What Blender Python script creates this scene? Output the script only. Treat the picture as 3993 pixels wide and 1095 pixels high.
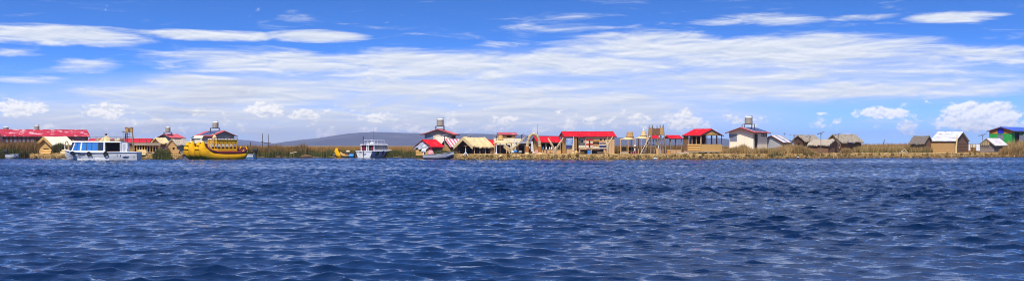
import bpy, bmesh, math, random
import numpy as np
from mathutils import Vector, Matrix, noise as mnoise

for o in list(bpy.data.objects):
    bpy.data.objects.remove(o, do_unlink=True)
SC = bpy.context.scene
COL = SC.collection
RND = random.Random(7)
R = math.radians

# ------------------------------------------------------------------ camera
F, CX, HY, EYE = 4000.0, 1996.5, 567.0, 1.67      # focal length and principal column in photo pixels, horizon row, eye height (m)
cam_d = bpy.data.cameras.new('camera')
cam_d.sensor_width = 36.0
cam_d.lens = 36.0 * F / 3993.0
cam_d.shift_y = (HY - 547.5) / 3993.0
cam_d.clip_start = 0.1
cam_d.clip_end = 60000
cam = bpy.data.objects.new('camera', cam_d)
COL.objects.link(cam)
cam.location = (0, 0, EYE)
cam.rotation_euler = (R(90), 0, 0)
SC.camera = cam
SC.view_settings.view_transform = 'Standard'
SC.view_settings.look = 'None'
SC.view_settings.exposure = 0.22
SC.view_settings.gamma = 1.0
SC.view_settings.use_curve_mapping = False
SC.render.engine = 'CYCLES'
SC.cycles.max_bounces = 6
SC.cycles.diffuse_bounces = 3
SC.cycles.glossy_bounces = 3
SC.cycles.transmission_bounces = 3
SC.cycles.transparent_max_bounces = 6
SC.cycles.volume_bounces = 0
SC.cycles.sample_clamp_direct = 6.0
SC.cycles.sample_clamp_indirect = 4.0
SC.cycles.caustics_reflective = False
SC.cycles.caustics_refractive = False
SC.cycles.use_denoising = True
SC.cycles.pixel_filter_type = 'BLACKMAN_HARRIS'
SC.cycles.filter_width = 1.0

# ------------------------------------------------------------------ sun and sky
SUN_EL, SUN_AZ = 52.0, -12.0       # degrees; azimuth measured from straight behind the camera, negative = to the left
to_sun = Vector((math.cos(R(SUN_EL)) * math.sin(R(SUN_AZ)), -math.cos(R(SUN_EL)) * math.cos(R(SUN_AZ)), math.sin(R(SUN_EL))))
sun_d = bpy.data.lights.new('sun', 'SUN')
sun_d.energy = 5.0
sun_d.angle = R(0.53)
sun_d.color = (1.0, 0.94, 0.85)
sun = bpy.data.objects.new('sun', sun_d)
COL.objects.link(sun)
sun.location = to_sun * 100
sun.rotation_euler = (-to_sun).to_track_quat('-Z', 'Y').to_euler()

WORLD = bpy.data.worlds.new('World')
SC.world = WORLD
WORLD.use_nodes = True
WT = WORLD.node_tree
WT.nodes.clear()


class X:
    """tiny wrapper so node maths can be written as python expressions"""
    def __init__(s, t, sock): s.t, s.k = t, sock
    def _m(s, op, *a):
        n = s.t.nodes.new('ShaderNodeMath'); n.operation = op
        for i, q in enumerate((s,) + a):
            if isinstance(q, X): s.t.links.new(q.k, n.inputs[i])
            else: n.inputs[i].default_value = q
        return X(s.t, n.outputs[0])
    def __add__(s, o): return s._m('ADD', o)
    __radd__ = __add__
    def __sub__(s, o): return s._m('SUBTRACT', o)
    def __rsub__(s, o): return (s * -1.0) + o
    def __mul__(s, o): return s._m('MULTIPLY', o)
    __rmul__ = __mul__
    def __truediv__(s, o): return s._m('DIVIDE', o)
    def max(s, o): return s._m('MAXIMUM', o)
    def min(s, o): return s._m('MINIMUM', o)
    def pow(s, o): return s._m('POWER', o)
    def clamp(s): return s.max(0.0).min(1.0)
    def ss(s, a, b):
        n = s.t.nodes.new('ShaderNodeMapRange'); n.interpolation_type = 'SMOOTHSTEP'
        s.t.links.new(s.k, n.inputs[0])
        n.inputs[1].default_value = a; n.inputs[2].default_value = b
        return X(s.t, n.outputs[0])


def comb(t, x, y, z):
    n = t.nodes.new('ShaderNodeCombineXYZ')
    for i, q in enumerate((x, y, z)):
        if isinstance(q, X): t.links.new(q.k, n.inputs[i])
        else: n.inputs[i].default_value = q
    return X(t, n.outputs[0])


def noise(t, vec, scale, detail=4.0, rough=0.55, dist=0.0, lac=2.0):
    n = t.nodes.new('ShaderNodeTexNoise')
    t.links.new(vec.k, n.inputs['Vector'])
    n.inputs['Scale'].default_value = scale
    n.inputs['Detail'].default_value = detail
    n.inputs['Roughness'].default_value = rough
    n.inputs['Lacunarity'].default_value = lac
    n.inputs['Distortion'].default_value = dist
    return X(t, n.outputs[0])


def mixc(t, fac, a, b):
    n = t.nodes.new('ShaderNodeMix'); n.data_type = 'RGBA'
    if isinstance(fac, X): t.links.new(fac.k, n.inputs[0])
    else: n.inputs[0].default_value = fac
    for q, i in ((a, 6), (b, 7)):
        if isinstance(q, X): t.links.new(q.k, n.inputs[i])
        else: n.inputs[i].default_value = (q[0], q[1], q[2], 1.0)
    return X(t, n.outputs[2])


def build_sky():
    t = WT
    tc = t.nodes.new('ShaderNodeTexCoord')
    sep = t.nodes.new('ShaderNodeSeparateXYZ')
    t.links.new(tc.outputs['Generated'], sep.inputs[0])
    x, y, z = (X(t, sep.outputs[i]) for i in range(3))
    DEG = 180 / math.pi
    u = x._m('ARCTAN2', y) * DEG
    v = z.max(-0.999).min(0.999)._m('ARCSINE') * DEG
    # thin dry air at 3800 m: the blue deepens quickly above the horizon
    sky = t.nodes.new('ShaderNodeTexSky')
    sky.sky_type = 'NISHITA'
    sky.sun_disc = False
    sky.sun_elevation = R(SUN_EL)
    sky.sun_rotation = math.atan2(to_sun.x, to_sun.y)
    sky.altitude = 3800
    sky.air_density = 1.0
    sky.dust_density = 0.2
    sky.ozone_density = 4.0
    lift = comb(t, x, y, z.max(0.0) * 3.2 + 0.03)
    t.links.new(lift.k, sky.inputs['Vector'])
    skyc = X(t, sky.outputs[0])
    hsv = t.nodes.new('ShaderNodeHueSaturation')
    hsv.inputs['Saturation'].default_value = 1.0
    hsv.inputs['Value'].default_value = 1.0
    t.links.new(skyc.k, hsv.inputs['Color'])
    skyc = X(t, hsv.outputs[0])
    tint = t.nodes.new('ShaderNodeMix'); tint.data_type = 'RGBA'; tint.blend_type = 'MULTIPLY'
    tint.inputs[0].default_value = 1.0
    tint.inputs[7].default_value = (0.74, 1.8, 2.95, 1.0)
    tint.clamp_result = False
    t.links.new(skyc.k, tint.inputs[6])
    skyc = X(t, tint.outputs[2])

    def ell(px0, px1, py0, py1, w=1.0, tilt=0.0):
        """soft cloud region given by where it stands in the sky (azimuth, elevation)"""
        a0, a1 = (math.degrees(math.atan((p - CX) / F)) for p in (px0, px1))
        am = R((a0 + a1) / 2)
        e0, e1 = (math.degrees(math.atan((HY - p) / F * math.cos(am))) for p in (py0, py1))
        uc, vc, ru, rv = (a0 + a1) / 2, (e0 + e1) / 2, (a1 - a0) / 2 * 1.12, abs(e0 - e1) / 2 * 1.25
        du = (u - uc) * (1 / ru)
        dv = (v - vc - (u - uc) * tilt if tilt else v - vc) * (1 / rv)
        return (1.0 - du * du - dv * dv).max(0.0) * w

    # --- layered stratus
    wv = comb(t, u * 0.12, v * 0.5, 3.7)
    warp = noise(t, wv, 1.0, 2.0, 0.5) - 0.5
    sv = comb(t, u * 0.16 + warp * 0.8, v * 1.15 + warp * 0.6, 1.3)
    n1 = noise(t, sv, 1.7, 8.0, 0.62, 0.35)
    svb = comb(t, u * 0.16 + warp * 0.8 - 0.02, v * 1.15 + warp * 0.6 + 0.16, 1.3)
    n1b = noise(t, svb, 1.7, 4.0, 0.58, 0.35)
    band = [
        (-300, 640, 96, 176, 1.1), (480, 1120, 116, 160, 1.0), (1020, 1440, 118, 168, 1.15), (-100, 180, 182, 222, .55), (190, 480, 222, 290, .5),
        (540, 1500, 190, 296, .95), (1100, 2200, 192, 318, 1.05), (1700, 2700, 200, 300, 1.0), (2080, 2950, 122, 240, .95), (2500, 3700, 130, 270, 1.05),
        (3300, 4200, 180, 270, .8), (2680, 3240, 52, 104, .75), (3220, 3540, 56, 82, .6), (3500, 3960, 44, 88, .95), (1800, 2100, 160, 192, .4),
        (500, 960, 290, 345, .85), (-100, 260, 290, 330, .5), (200, 1500, 322, 420, .9), (900, 2500, 300, 372, .78), (1500, 2900, 345, 430, .85),
        (2150, 4300, 262, 330, .6), (2300, 4300, 310, 395, .8), (1000, 3000, 400, 520, .9), (-200, 1300, 380, 540, .85), (1800, 2700, 50, 170, .22)]
    cov = None
    for b in band:
        e = ell(*b)
        cov = e if cov is None else cov.max(e)
    high = noise(t, comb(t, u * 0.03, v * 0.11, 9.1), 1.0, 5.0, 0.6)
    upper = v.ss(8.0, 14.0)
    cov = cov.max(upper * (high - 0.42).max(0.0) * 2.2)
    dens = (n1 * 1.25 + cov * 0.62 - 0.78)
    d1 = dens.ss(-0.10, 0.42)
    lit1 = (n1 - n1b) * 2.2 + 0.55
    # --- heaps of cumulus low over the far shore
    cuv = comb(t, u * 0.75, v * 1.15, 5.5)
    wob = noise(t, cuv, 1.2, 3.0, 0.6) - 0.5
    cu2 = comb(t, u * 0.75 + wob * 0.4, v * 1.15 + wob * 0.4, 5.5)
    n2 = noise(t, cu2, 1.9, 9.0, 0.6)
    n2b = noise(t, comb(t, u * 0.75 + wob * 0.4 - 0.05, v * 1.15 + wob * 0.4 + 0.17, 5.5), 1.9, 4.0, 0.6)
    heaps = [(-60, 200, 380, 462, .95), (250, 580, 395, 470, .8), (720, 860, 425, 462, .8), (930, 1130, 395, 462, 1.0), (1090, 1270, 425, 470, .9),
             (1360, 1590, 430, 486, .85), (540, 680, 458, 495, .6), (1880, 2060, 425, 500, .6), (2150, 2500, 440, 505, .55), (2380, 2560, 420, 510, .5),
             (2560, 2760, 418, 520, .9), (2760, 3060, 440, 500, .6), (3130, 3330, 430, 520, .6), (3280, 3580, 410, 470, .85), (3440, 3640, 460, 520, .7), (3620, 4020, 392, 520, 1.35), (3900, 4300, 440, 520, .9),
             (-200, 500, 470, 520, .5), (1100, 2500, 480, 535, .5)]
    cov2 = None
    for b in heaps:
        e = ell(*b)
        cov2 = e if cov2 is None else cov2.max(e)
    far_heaps = (v.ss(0.0, 0.7) * (1.0 - v.ss(1.3, 3.0))) * (noise(t, comb(t, u * 0.2, 0.0, 2.2), 1.0, 2.0) - 0.35).max(0.0) * 1.6
    cov2 = cov2.max(far_heaps)
    d2 = (n2 * 1.3 + cov2 * 0.62 - 0.93).ss(-0.05, 0.18)
    lit2 = ((n2 - n2b) * 3.6 + 0.6 + n2 * 0.4)
    # --- milky veil towards the horizon
    veil = (1.0 - v.ss(-0.5, 5.2)) * 0.5 * (n1 * 0.8 + 0.6)
    vl = ell(-300, 3000, 300, 620, 1.5).max(ell(1000, 4400, 190, 420, .75)).max(ell(-600, 1600, 390, 620, 1.5)).min(1.0)
    vl = vl * (noise(t, comb(t, u * .16, v * .8, 6.6), 1.0, 8.0, .64, .5) * 2.1 - .28).clamp() * .95
    S = 1.0 / 0.10
    hz = (0.66 * S, 0.76 * S, 0.88 * S)
    c = mixc(t, veil.clamp(), skyc, hz)
    c = mixc(t, vl.clamp(), c, (0.80 * S, 0.84 * S, 0.89 * S))
    c1 = mixc(t, lit1.clamp(), (0.58 * S, 0.68 * S, 0.84 * S), (1.04 * S, 1.05 * S, 1.06 * S))
    c = mixc(t, (d1 * 0.93).clamp(), c, c1)
    c2 = mixc(t, lit2.clamp(), (0.68 * S, 0.74 * S, 0.85 * S), (1.36 * S, 1.30 * S, 1.18 * S))
    c = mixc(t, (d2 * 0.8).clamp(), c, c2)
    bg = t.nodes.new('ShaderNodeBackground')
    bg.inputs['Strength'].default_value = 0.086
    t.links.new(c.k, bg.inputs['Color'])
    out = t.nodes.new('ShaderNodeOutputWorld')
    t.links.new(bg.outputs[0], out.inputs[0])


build_sky()


# ------------------------------------------------------------------ materials
MATS = {}


def mat(name, c1, c2=None, rough=0.75, scale=3.0, bump=0.0, stripe=None, spec=0.3, metal=0.0, detail=5.0, sx=(1, 1, 1), blotch=None, trans=0.0):
    """procedural paint / reed / metal: c1-c2 varied by noise, optional stripes (scale, axis, amount) and large worn blotches (colour, scale, threshold)"""
    if name in MATS: return MATS[name]
    m = bpy.data.materials.new(name)
    m.use_nodes = True
    t = m.node_tree
    bs = t.nodes['Principled BSDF']
    tc = t.nodes.new('ShaderNodeTexCoord')
    mp = t.nodes.new('ShaderNodeMapping')
    mp.inputs['Scale'].default_value = sx
    t.links.new(tc.outputs['Object'], mp.inputs[0])
    vec = X(t, mp.outputs[0])
    c2 = c2 or tuple(q * 0.72 for q in c1)
    n = noise(t, vec, scale, detail, 0.6)
    fac = ((n - 0.5) * 2.4 + 0.5).clamp()
    col = mixc(t, fac, c1, c2)
    h = n
    if stripe:
        sc, ax, am, cs = stripe
        w = t.nodes.new('ShaderNodeTexWave')
        w.bands_direction = ax
        w.inputs['Scale'].default_value = sc
        w.inputs['Distortion'].default_value = 0.6
        w.inputs['Detail'].default_value = 2.0
        t.links.new(tc.outputs['Object'], w.inputs[0])
        ws = X(t, w.outputs['Fac'])
        col = mixc(t, (ws * am).clamp(), col, cs)
        h = h + ws * 0.7
    if blotch:
        bc, bsn, th = blotch
        bn = noise(t, vec, bsn, 4.0, 0.6)
        col = mixc(t, bn.ss(th, th + 0.1), col, bc)
    t.links.new(col.k, bs.inputs['Base Color'])
    bs.inputs['Roughness'].default_value = rough
    bs.inputs['Metallic'].default_value = metal
    bs.inputs['Specular IOR Level'].default_value = spec
    if bump:
        b = t.nodes.new('ShaderNodeBump')
        b.inputs['Strength'].default_value = bump
        b.inputs['Distance'].default_value = 0.05
        t.links.new(h.k, b.inputs['Height'])
        t.links.new(b.outputs[0], bs.inputs['Normal'])
    MATS[name] = m
    return m


def vcol_mat(name, rough=0.85, trans=0.25):
    """colour comes from each blade's own tint (attribute col)"""
    m = bpy.data.materials.new(name)
    m.use_nodes = True
    t = m.node_tree
    bs = t.nodes['Principled BSDF']
    at = t.nodes.new('ShaderNodeAttribute')
    at.attribute_name = 'col'
    t.links.new(at.outputs['Color'], bs.inputs['Base Color'])
    bs.inputs['Roughness'].default_value = rough
    bs.inputs['Specular IOR Level'].default_value = 0.2
    if trans:
        tr = t.nodes.new('ShaderNodeBsdfTranslucent')
        t.links.new(at.outputs['Color'], tr.inputs[0])
        mx = t.nodes.new('ShaderNodeMixShader')
        mx.inputs[0].default_value = trans
        t.links.new(bs.outputs[0], mx.inputs[1])
        t.links.new(tr.outputs[0], mx.inputs[2])
        t.links.new(mx.outputs[0], t.nodes['Material Output'].inputs[0])
    MATS[name] = m
    return m


K = {}
def MK(key, *a, **k): K[key] = mat(key, *a, **k)
MK('red_sheet', (.56, .018, .030), (.46, .014, .026), .75, 1.2, .05)
MK('red_bright', (.64, .012, .026), (.48, .010, .020), .8, 1.6, .2, spec=.1, sx=(2.5, 1, .7), blotch=((.58, .07, .07), 1.4, .58))
MK('red_worn', (.50, .03, .05), (.36, .022, .04), .6, 1.5, .1, blotch=((.62, .33, .34), .8, .52), sx=(1, 1, 2))
MK('red_pink', (.52, .10, .11), (.42, .07, .08), .6, 1.3, .1, blotch=((.58, .3, .3), .9, .6))
MK('blue_sheet', (.07, .13, .52), (.05, .10, .42), .45, 1.0, .05)
MK('white_sheet', (.66, .66, .67), (.54, .55, .57), .6, 1.4, .05, blotch=((.30, .12, .11), 1.6, .55), sx=(1.5, .6, .6))
MK('pale_sheet', (.60, .56, .57), (.50, .44, .46), .55, 1.3, .08, blotch=((.50, .22, .24), 1.0, .55))
MK('grey_sheet', (.30, .31, .34), (.22, .22, .25), .55, 2.0, .08)
MK('maroon', (.115, .014, .018), (.08, .01, .014), .6, 3.0)
MK('brown_fascia', (.12, .035, .03), (.08, .025, .02), .6, 3.0)
MK('cream_wall', (.82, .74, .57), (.74, .66, .49), .85, 1.0, .05)
MK('beige_wall', (.58, .48, .35), (.50, .41, .30), .85, 1.0, .05)
MK('grey_wall', (.33, .34, .36), (.26, .27, .30), .85, 1.2, .05)
MK('white_paint', (.78, .78, .78), (.68, .68, .69), .45, 1.5, .02, spec=.5)
MK('hull_white', (.70, .70, .70), (.58, .58, .59), .5, 1.6, .03, spec=.5, blotch=((.36, .34, .33), 1.2, .60))
MK('skiff_grey', (.50, .50, .52), (.42, .42, .44), .5, 2.0, .03)
MK('grey_paint', (.30, .31, .33), (.24, .25, .27), .5, 2.0, .03)
MK('navy', (.012, .014, .06), (.01, .01, .04), .4, 2.0)
MK('black', (.012, .012, .014), (.02, .02, .02), .6, 4.0)
MK('dark_steel', (.05, .05, .06), (.035, .035, .04), .5, 4.0)
MK('interior_shade', (.03, .02, .018), (.05, .03, .025), .9, 2.0)  # near black: shade of insides and openings put into the colour
MK('steel', (.30, .31, .33), (.22, .23, .25), .4, 5.0, metal=.4)
MK('glass_dark', (.02, .025, .035), (.03, .04, .055), .12, 2.0, spec=.7)
MK('glass_blue', (.03, .19, .55), (.02, .12, .40), .2, 1.5, stripe=(3.0, 'X', .35, (.10, .34, .70)), spec=.6)
MK('glass_grey', (.20, .22, .26), (.14, .15, .18), .2, 1.5, spec=.6)
MK('curtain_maroon', (.16, .012, .03), (.10, .01, .02), .7, 3.0)
MK('solar', (.022, .03, .065), (.03, .04, .08), .2, 6.0, spec=.6)
MK('solar_frame', (.5, .52, .55), (.4, .42, .45), .4, 3.0, metal=.4)
MK('tank_plastic', (.36, .31, .25), (.29, .25, .2), .6, 1.5, .05)
MK('tank_lid', (.78, .76, .68), (.68, .66, .58), .6, 2.0)
MK('reed_gold', (.68, .41, .13), (.54, .31, .09), .9, 6.0, .5, sx=(1, 1, 6))
MK('reed_cream', (.72, .55, .28), (.58, .42, .19), .9, 5.0, .4, sx=(1, 1, 5))
MK('reed_pale', (.55, .43, .25), (.44, .33, .18), .9, 3.0, .3)
MK('reed_tan', (.52, .31, .12), (.40, .23, .085), .9, 6.0, .5, sx=(1, 1, 6))
MK('reed_brown', (.24, .125, .06), (.15, .08, .04), .9, 6.0, .5, sx=(1, 1, 6))
MK('reed_dark', (.095, .055, .033), (.06, .035, .022), .9, 6.0, .5)
MK('reed_orange', (.42, .15, .03), (.33, .11, .02), .9, 5.0, .3)
MK('thatch_grey', (.40, .33, .24), (.20, .16, .115), .95, 5.0, .8, detail=8)
MK('thatch_pale', (.48, .40, .29), (.30, .245, .17), .95, 5.0, .7, detail=8)
MK('thatch_dark', (.20, .16, .125), (.12, .095, .075), .95, 5.0, .8, detail=8)
MK('plank', (.60, .38, .19), (.48, .29, .14), .85, 3.0, .3, sx=(6, 1, 1))
MK('plank_pale', (.62, .50, .34), (.50, .39, .25), .85, 3.0, .3)
MK('wood_grey', (.28, .22, .18), (.2, .155, .125), .9, 5.0, .4)
MK('wood_dark', (.085, .05, .035), (.06, .035, .025), .9, 5.0, .3)
MK('yellow_reed', (.82, .45, .008), (.70, .33, .006), .85, 3.0, .5, spec=.06, stripe=(5.0, 'Z', .18, (.45, .2, .01)))
MK('yellow_paint', (.70, .37, .010), (.58, .29, .008), .85, 2.0, .1)
MK('tarp_white', (.62, .62, .64), (.45, .46, .50), .6, 3.0, .6)
MK('tarp_cream', (.76, .68, .48), (.66, .58, .39), .8, 1.0, .2)
MK('cloth_white', (.78, .77, .74), (.66, .65, .63), .9, 3.0, .2)
MK('cloth_black', (.015, .014, .018), (.03, .028, .03), .9, 3.0, .2)
MK('cloth_maroon', (.13, .012, .03), (.09, .01, .02), .9, 3.0, .2)
MK('cloth_pink', (.66, .30, .30), (.55, .22, .24), .9, 3.0, .2)
MK('cloth_blue', (.05, .28, .62), (.04, .2, .5), .8, 3.0, .2)
MK('cloth_grey', (.12, .13, .13), (.08, .085, .09), .9, 3.0, .2)
MK('cloth_red', (.55, .025, .03), (.45, .02, .03), .9, 3.0, .2)
MK('cloth_orange', (.60, .24, .02), (.5, .18, .015), .9, 3.0, .2)
MK('cloth_navy', (.04, .05, .16), (.03, .035, .11), .9, 3.0, .2)
MK('cloth_cream', (.70, .58, .40), (.62, .5, .33), .9, 3.0, .2)
MK('skin', (.30, .15, .09), (.25, .12, .07), .6, 6.0)
MK('hair', (.012, .01, .01), (.02, .016, .014), .6, 8.0)
MK('poster_blue', (.32, .42, .60), (.20, .30, .52), .6, 1.2, blotch=((.05, .12, .36), .9, .50))
MK('green_paint', (.03, .34, .06), (.022, .26, .045), .7, 1.5, .05)
MK('orange_paint', (.62, .22, .02), (.52, .18, .015), .7, 1.5, .05)
MK('blue_paint', (.02, .025, .55), (.015, .02, .42), .6, 1.5, .05)
MK('rubber', (.014, .013, .013), (.02, .02, .02), .8, 4.0)
MK('blue_plastic', (.05, .30, .62), (.04, .25, .55), .45, 2.0)
MK('puma', (.10, .095, .10), (.05, .048, .052), .9, 6.0, .6)
MK('orange_box', (.66, .25, .02), (.56, .2, .015), .7, 2.0)
MK('striped_tarp', (.70, .05, .09), (.62, .04, .075), .6, 1.0, stripe=(.55, 'X', 1.0, (.80, .74, .72)))
MK('text_ink', (.03, .03, .08), (.03, .03, .08), .6, 3.0)
MK('far_white', (.6, .6, .58), (.5, .5, .48), .9, 1.0)


# ------------------------------------------------------------------ geometry helpers
def gx(px, Y): return (px - CX) / F * Y
def gz(py, Y): return EYE + (HY - py) / F * Y
def Yw(py, z=0.0): return (EYE - z) * F / (py - HY)        # depth of a point of height z seen at row py


def setp(o, label=None, cat=None, group=None, kind=None):
    if label: o['label'] = label
    if cat: o['category'] = cat
    if group: o['group'] = group
    if kind: o['kind'] = kind
    return o


def thing(name, label, cat, loc=(0, 0, 0), rz=0.0, group=None):
    o = bpy.data.objects.new(name, None)
    o.empty_display_size = 0.3
    COL.objects.link(o)
    o.location = loc
    o.rotation_euler = (0, 0, rz)
    return setp(o, label, cat, group)


class MB:
    def __init__(s): s.v, s.f = [], []
    def add(s, vs, fs):
        k = len(s.v)
        s.v += [tuple(q) for q in vs]
        s.f += [tuple(i + k for i in f) for f in fs]
        return s
    def hexa(s, p):
        return s.add(p, [(0, 3, 2, 1), (4, 5, 6, 7), (0, 1, 5, 4), (1, 2, 6, 5), (2, 3, 7, 6), (3, 0, 4, 7)])
    def box(s, x0, x1, y0, y1, z0, z1):
        return s.hexa([(x0, y0, z0), (x1, y0, z0), (x1, y1, z0), (x0, y1, z0), (x0, y0, z1), (x1, y0, z1), (x1, y1, z1), (x0, y1, z1)])
    def slab(s, a, b, c, d, t):
        a, b, c, d = map(Vector, (a, b, c, d))
        n = (b - a).cross(d - a).normalized() * t
        return s.hexa([a, b, c, d, a + n, b + n, c + n, d + n])
    def prism(s, poly, ext):
        ext = Vector(ext); n = len(poly)
        vs = [Vector(q) for q in poly] + [Vector(q) + ext for q in poly]
        fs = [tuple(range(n))[::-1], tuple(range(n, 2 * n))] + [(i, (i + 1) % n, (i + 1) % n + n, i + n) for i in range(n)]
        return s.add(vs, fs)
    def path(s, pts, rad, n=6, flat=1.0, up=(0, 0, 1)):
        pts = [Vector(q) for q in pts]
        if not hasattr(rad, '__len__'): rad = [rad] * len(pts)
        rings = []
        for i, p in enumerate(pts):
            d = (pts[min(i + 1, len(pts) - 1)] - pts[max(i - 1, 0)])
            d = d.normalized() if d.length > 1e-6 else Vector((0, 0, 1))
            ref = Vector(up)
            if abs(d.dot(ref)) > .96: ref = Vector((0, 1, 0)) if abs(d.y) < .9 else Vector((1, 0, 0))
            a = d.cross(ref).normalized(); b = a.cross(d).normalized()
            rings.append([p + (a * math.cos(2 * math.pi * k / n) + b * math.sin(2 * math.pi * k / n) * flat) * rad[i] for k in range(n)])
        k0 = len(s.v)
        for r in rings: s.v += [tuple(q) for q in r]
        for i in range(len(pts) - 1):
            for k in range(n):
                s.f.append((k0 + i * n + k, k0 + i * n + (k + 1) % n, k0 + (i + 1) * n + (k + 1) % n, k0 + (i + 1) * n + k))
        s.f.append(tuple(k0 + k for k in range(n))[::-1])
        s.f.append(tuple(k0 + (len(pts) - 1) * n + k for k in range(n)))
        return s
    def tube(s, a, b, r, r2=None, n=6): return s.path([a, b], [r, r if r2 is None else r2], n)
    def lathe(s, prof, c=(0, 0, 0), n=14):
        k0 = len(s.v)
        for r, z in prof:
            for k in range(n):
                a = 2 * math.pi * k / n
                s.v.append((c[0] + r * math.cos(a), c[1] + r * math.sin(a), c[2] + z))
        for i in range(len(prof) - 1):
            for k in range(n):
                s.f.append((k0 + i * n + k, k0 + i * n + (k + 1) % n, k0 + (i + 1) * n + (k + 1) % n, k0 + (i + 1) * n + k))
        s.f.append(tuple(k0 + k for k in range(n))[::-1])
        s.f.append(tuple(k0 + (len(prof) - 1) * n + k for k in range(n)))
        return s
    def grid(s, fn, nu, nv):
        k0 = len(s.v)
        for i in range(nu + 1):
            for j in range(nv + 1): s.v.append(tuple(fn(i / nu, j / nv)))
        for i in range(nu):
            for j in range(nv):
                a = k0 + i * (nv + 1) + j
                s.f.append((a, a + nv + 1, a + nv + 2, a + 1))
        return s
    def torus(s, c, ax, R_, r, n=14, m=7):
        ax = Vector(ax).normalized(); q = ax.orthogonal().normalized(); w = ax.cross(q)
        k0 = len(s.v)
        for i in range(n):
            a = 2 * math.pi * i / n; d = q * math.cos(a) + w * math.sin(a)
            for j in range(m):
                b = 2 * math.pi * j / m
                s.v.append(tuple(Vector(c) + d * (R_ + r * math.cos(b)) + ax * (r * math.sin(b))))
        for i in range(n):
            for j in range(m):
                s.f.append((k0 + i * m + j, k0 + ((i + 1) % n) * m + j, k0 + ((i + 1) % n) * m + (j + 1) % m, k0 + i * m + (j + 1) % m))
        return s
    def ellipsoid(s, c, r, n=10, m=7):
        prof = [(max(1e-3, math.sin(math.pi * i / m)), -math.cos(math.pi * i / m)) for i in range(m + 1)]
        k0 = len(s.v); s.lathe(prof, (0, 0, 0), n)
        for i in range(k0, len(s.v)):
            q = s.v[i]; s.v[i] = (c[0] + q[0] * r[0], c[1] + q[1] * r[1], c[2] + q[2] * r[2])
        return s
    def jitter(s, amt, freq=2.0, seed=0):
        s.v = [tuple(Vector(q) + mnoise.noise_vector(Vector(q) * freq + Vector((seed, 3.1 * seed, 0))) * amt) for q in s.v]
        return s
    def build(s, name, m, parent=None, smooth=False, label=None):
        me = bpy.data.meshes.new(name)
        me.from_pydata(s.v, [], s.f)
        bm = bmesh.new(); bm.from_mesh(me)
        bmesh.ops.recalc_face_normals(bm, faces=bm.faces)
        bm.to_mesh(me); bm.free()
        me.materials.append(K[m] if isinstance(m, str) else m)
        if smooth:
            me.polygons.foreach_set('use_smooth', [True] * len(me.polygons))
        o = bpy.data.objects.new(name, me)
        COL.objects.link(o)
        o.parent = parent
        if label: o['label'] = label
        return o


def bulk(name, V, T, cols, m, parent=None, kind='stuff'):
    """large triangle soup with one colour per vertex (numpy)"""
    me = bpy.data.meshes.new(name)
    nv, nt = len(V), len(T)
    me.vertices.add(nv); me.vertices.foreach_set('co', V.astype(np.float32).ravel())
    me.loops.add(nt * 3); me.loops.foreach_set('vertex_index', T.astype(np.int32).ravel())
    me.polygons.add(nt)
    me.polygons.foreach_set('loop_start', np.arange(0, nt * 3, 3, dtype=np.int32))
    me.polygons.foreach_set('loop_total', np.full(nt, 3, dtype=np.int32))
    me.update()
    if cols is not None:
        a = me.attributes.new('col', 'FLOAT_COLOR', 'POINT')
        a.data.foreach_set('color', np.concatenate([cols, np.ones((nv, 1))], 1).astype(np.float32).ravel())
    me.materials.append(m)
    o = bpy.data.objects.new(name, me)
    COL.objects.link(o)
    o.parent = parent
    if kind: o['kind'] = kind
    return o


NPR = np.random.default_rng(11)
SHORE = [(-900, 138), (0, 136), (105, 138), (290, 138), (330, 134), (560, 126), (700, 125), (960, 140), (1000, 143), (1300, 142), (1560, 142), (1620, 137), (1700, 130), (1770, 127), (1880, 123.5),
         (2100, 121.5), (2400, 121.5), (2640, 125), (2900, 128), (3100, 133), (3240, 136), (3400, 137.5), (3600, 139), (3700, 146), (3860, 150), (4000, 152), (4900, 156)]
def shore(px): return float(np.interp(px, [q[0] for q in SHORE], [q[1] for q in SHORE]))


# ------------------------------------------------------------------ water
WS, WB, WD, WR = 1.3, (.0010, .0105, .040), .02, .015


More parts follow.
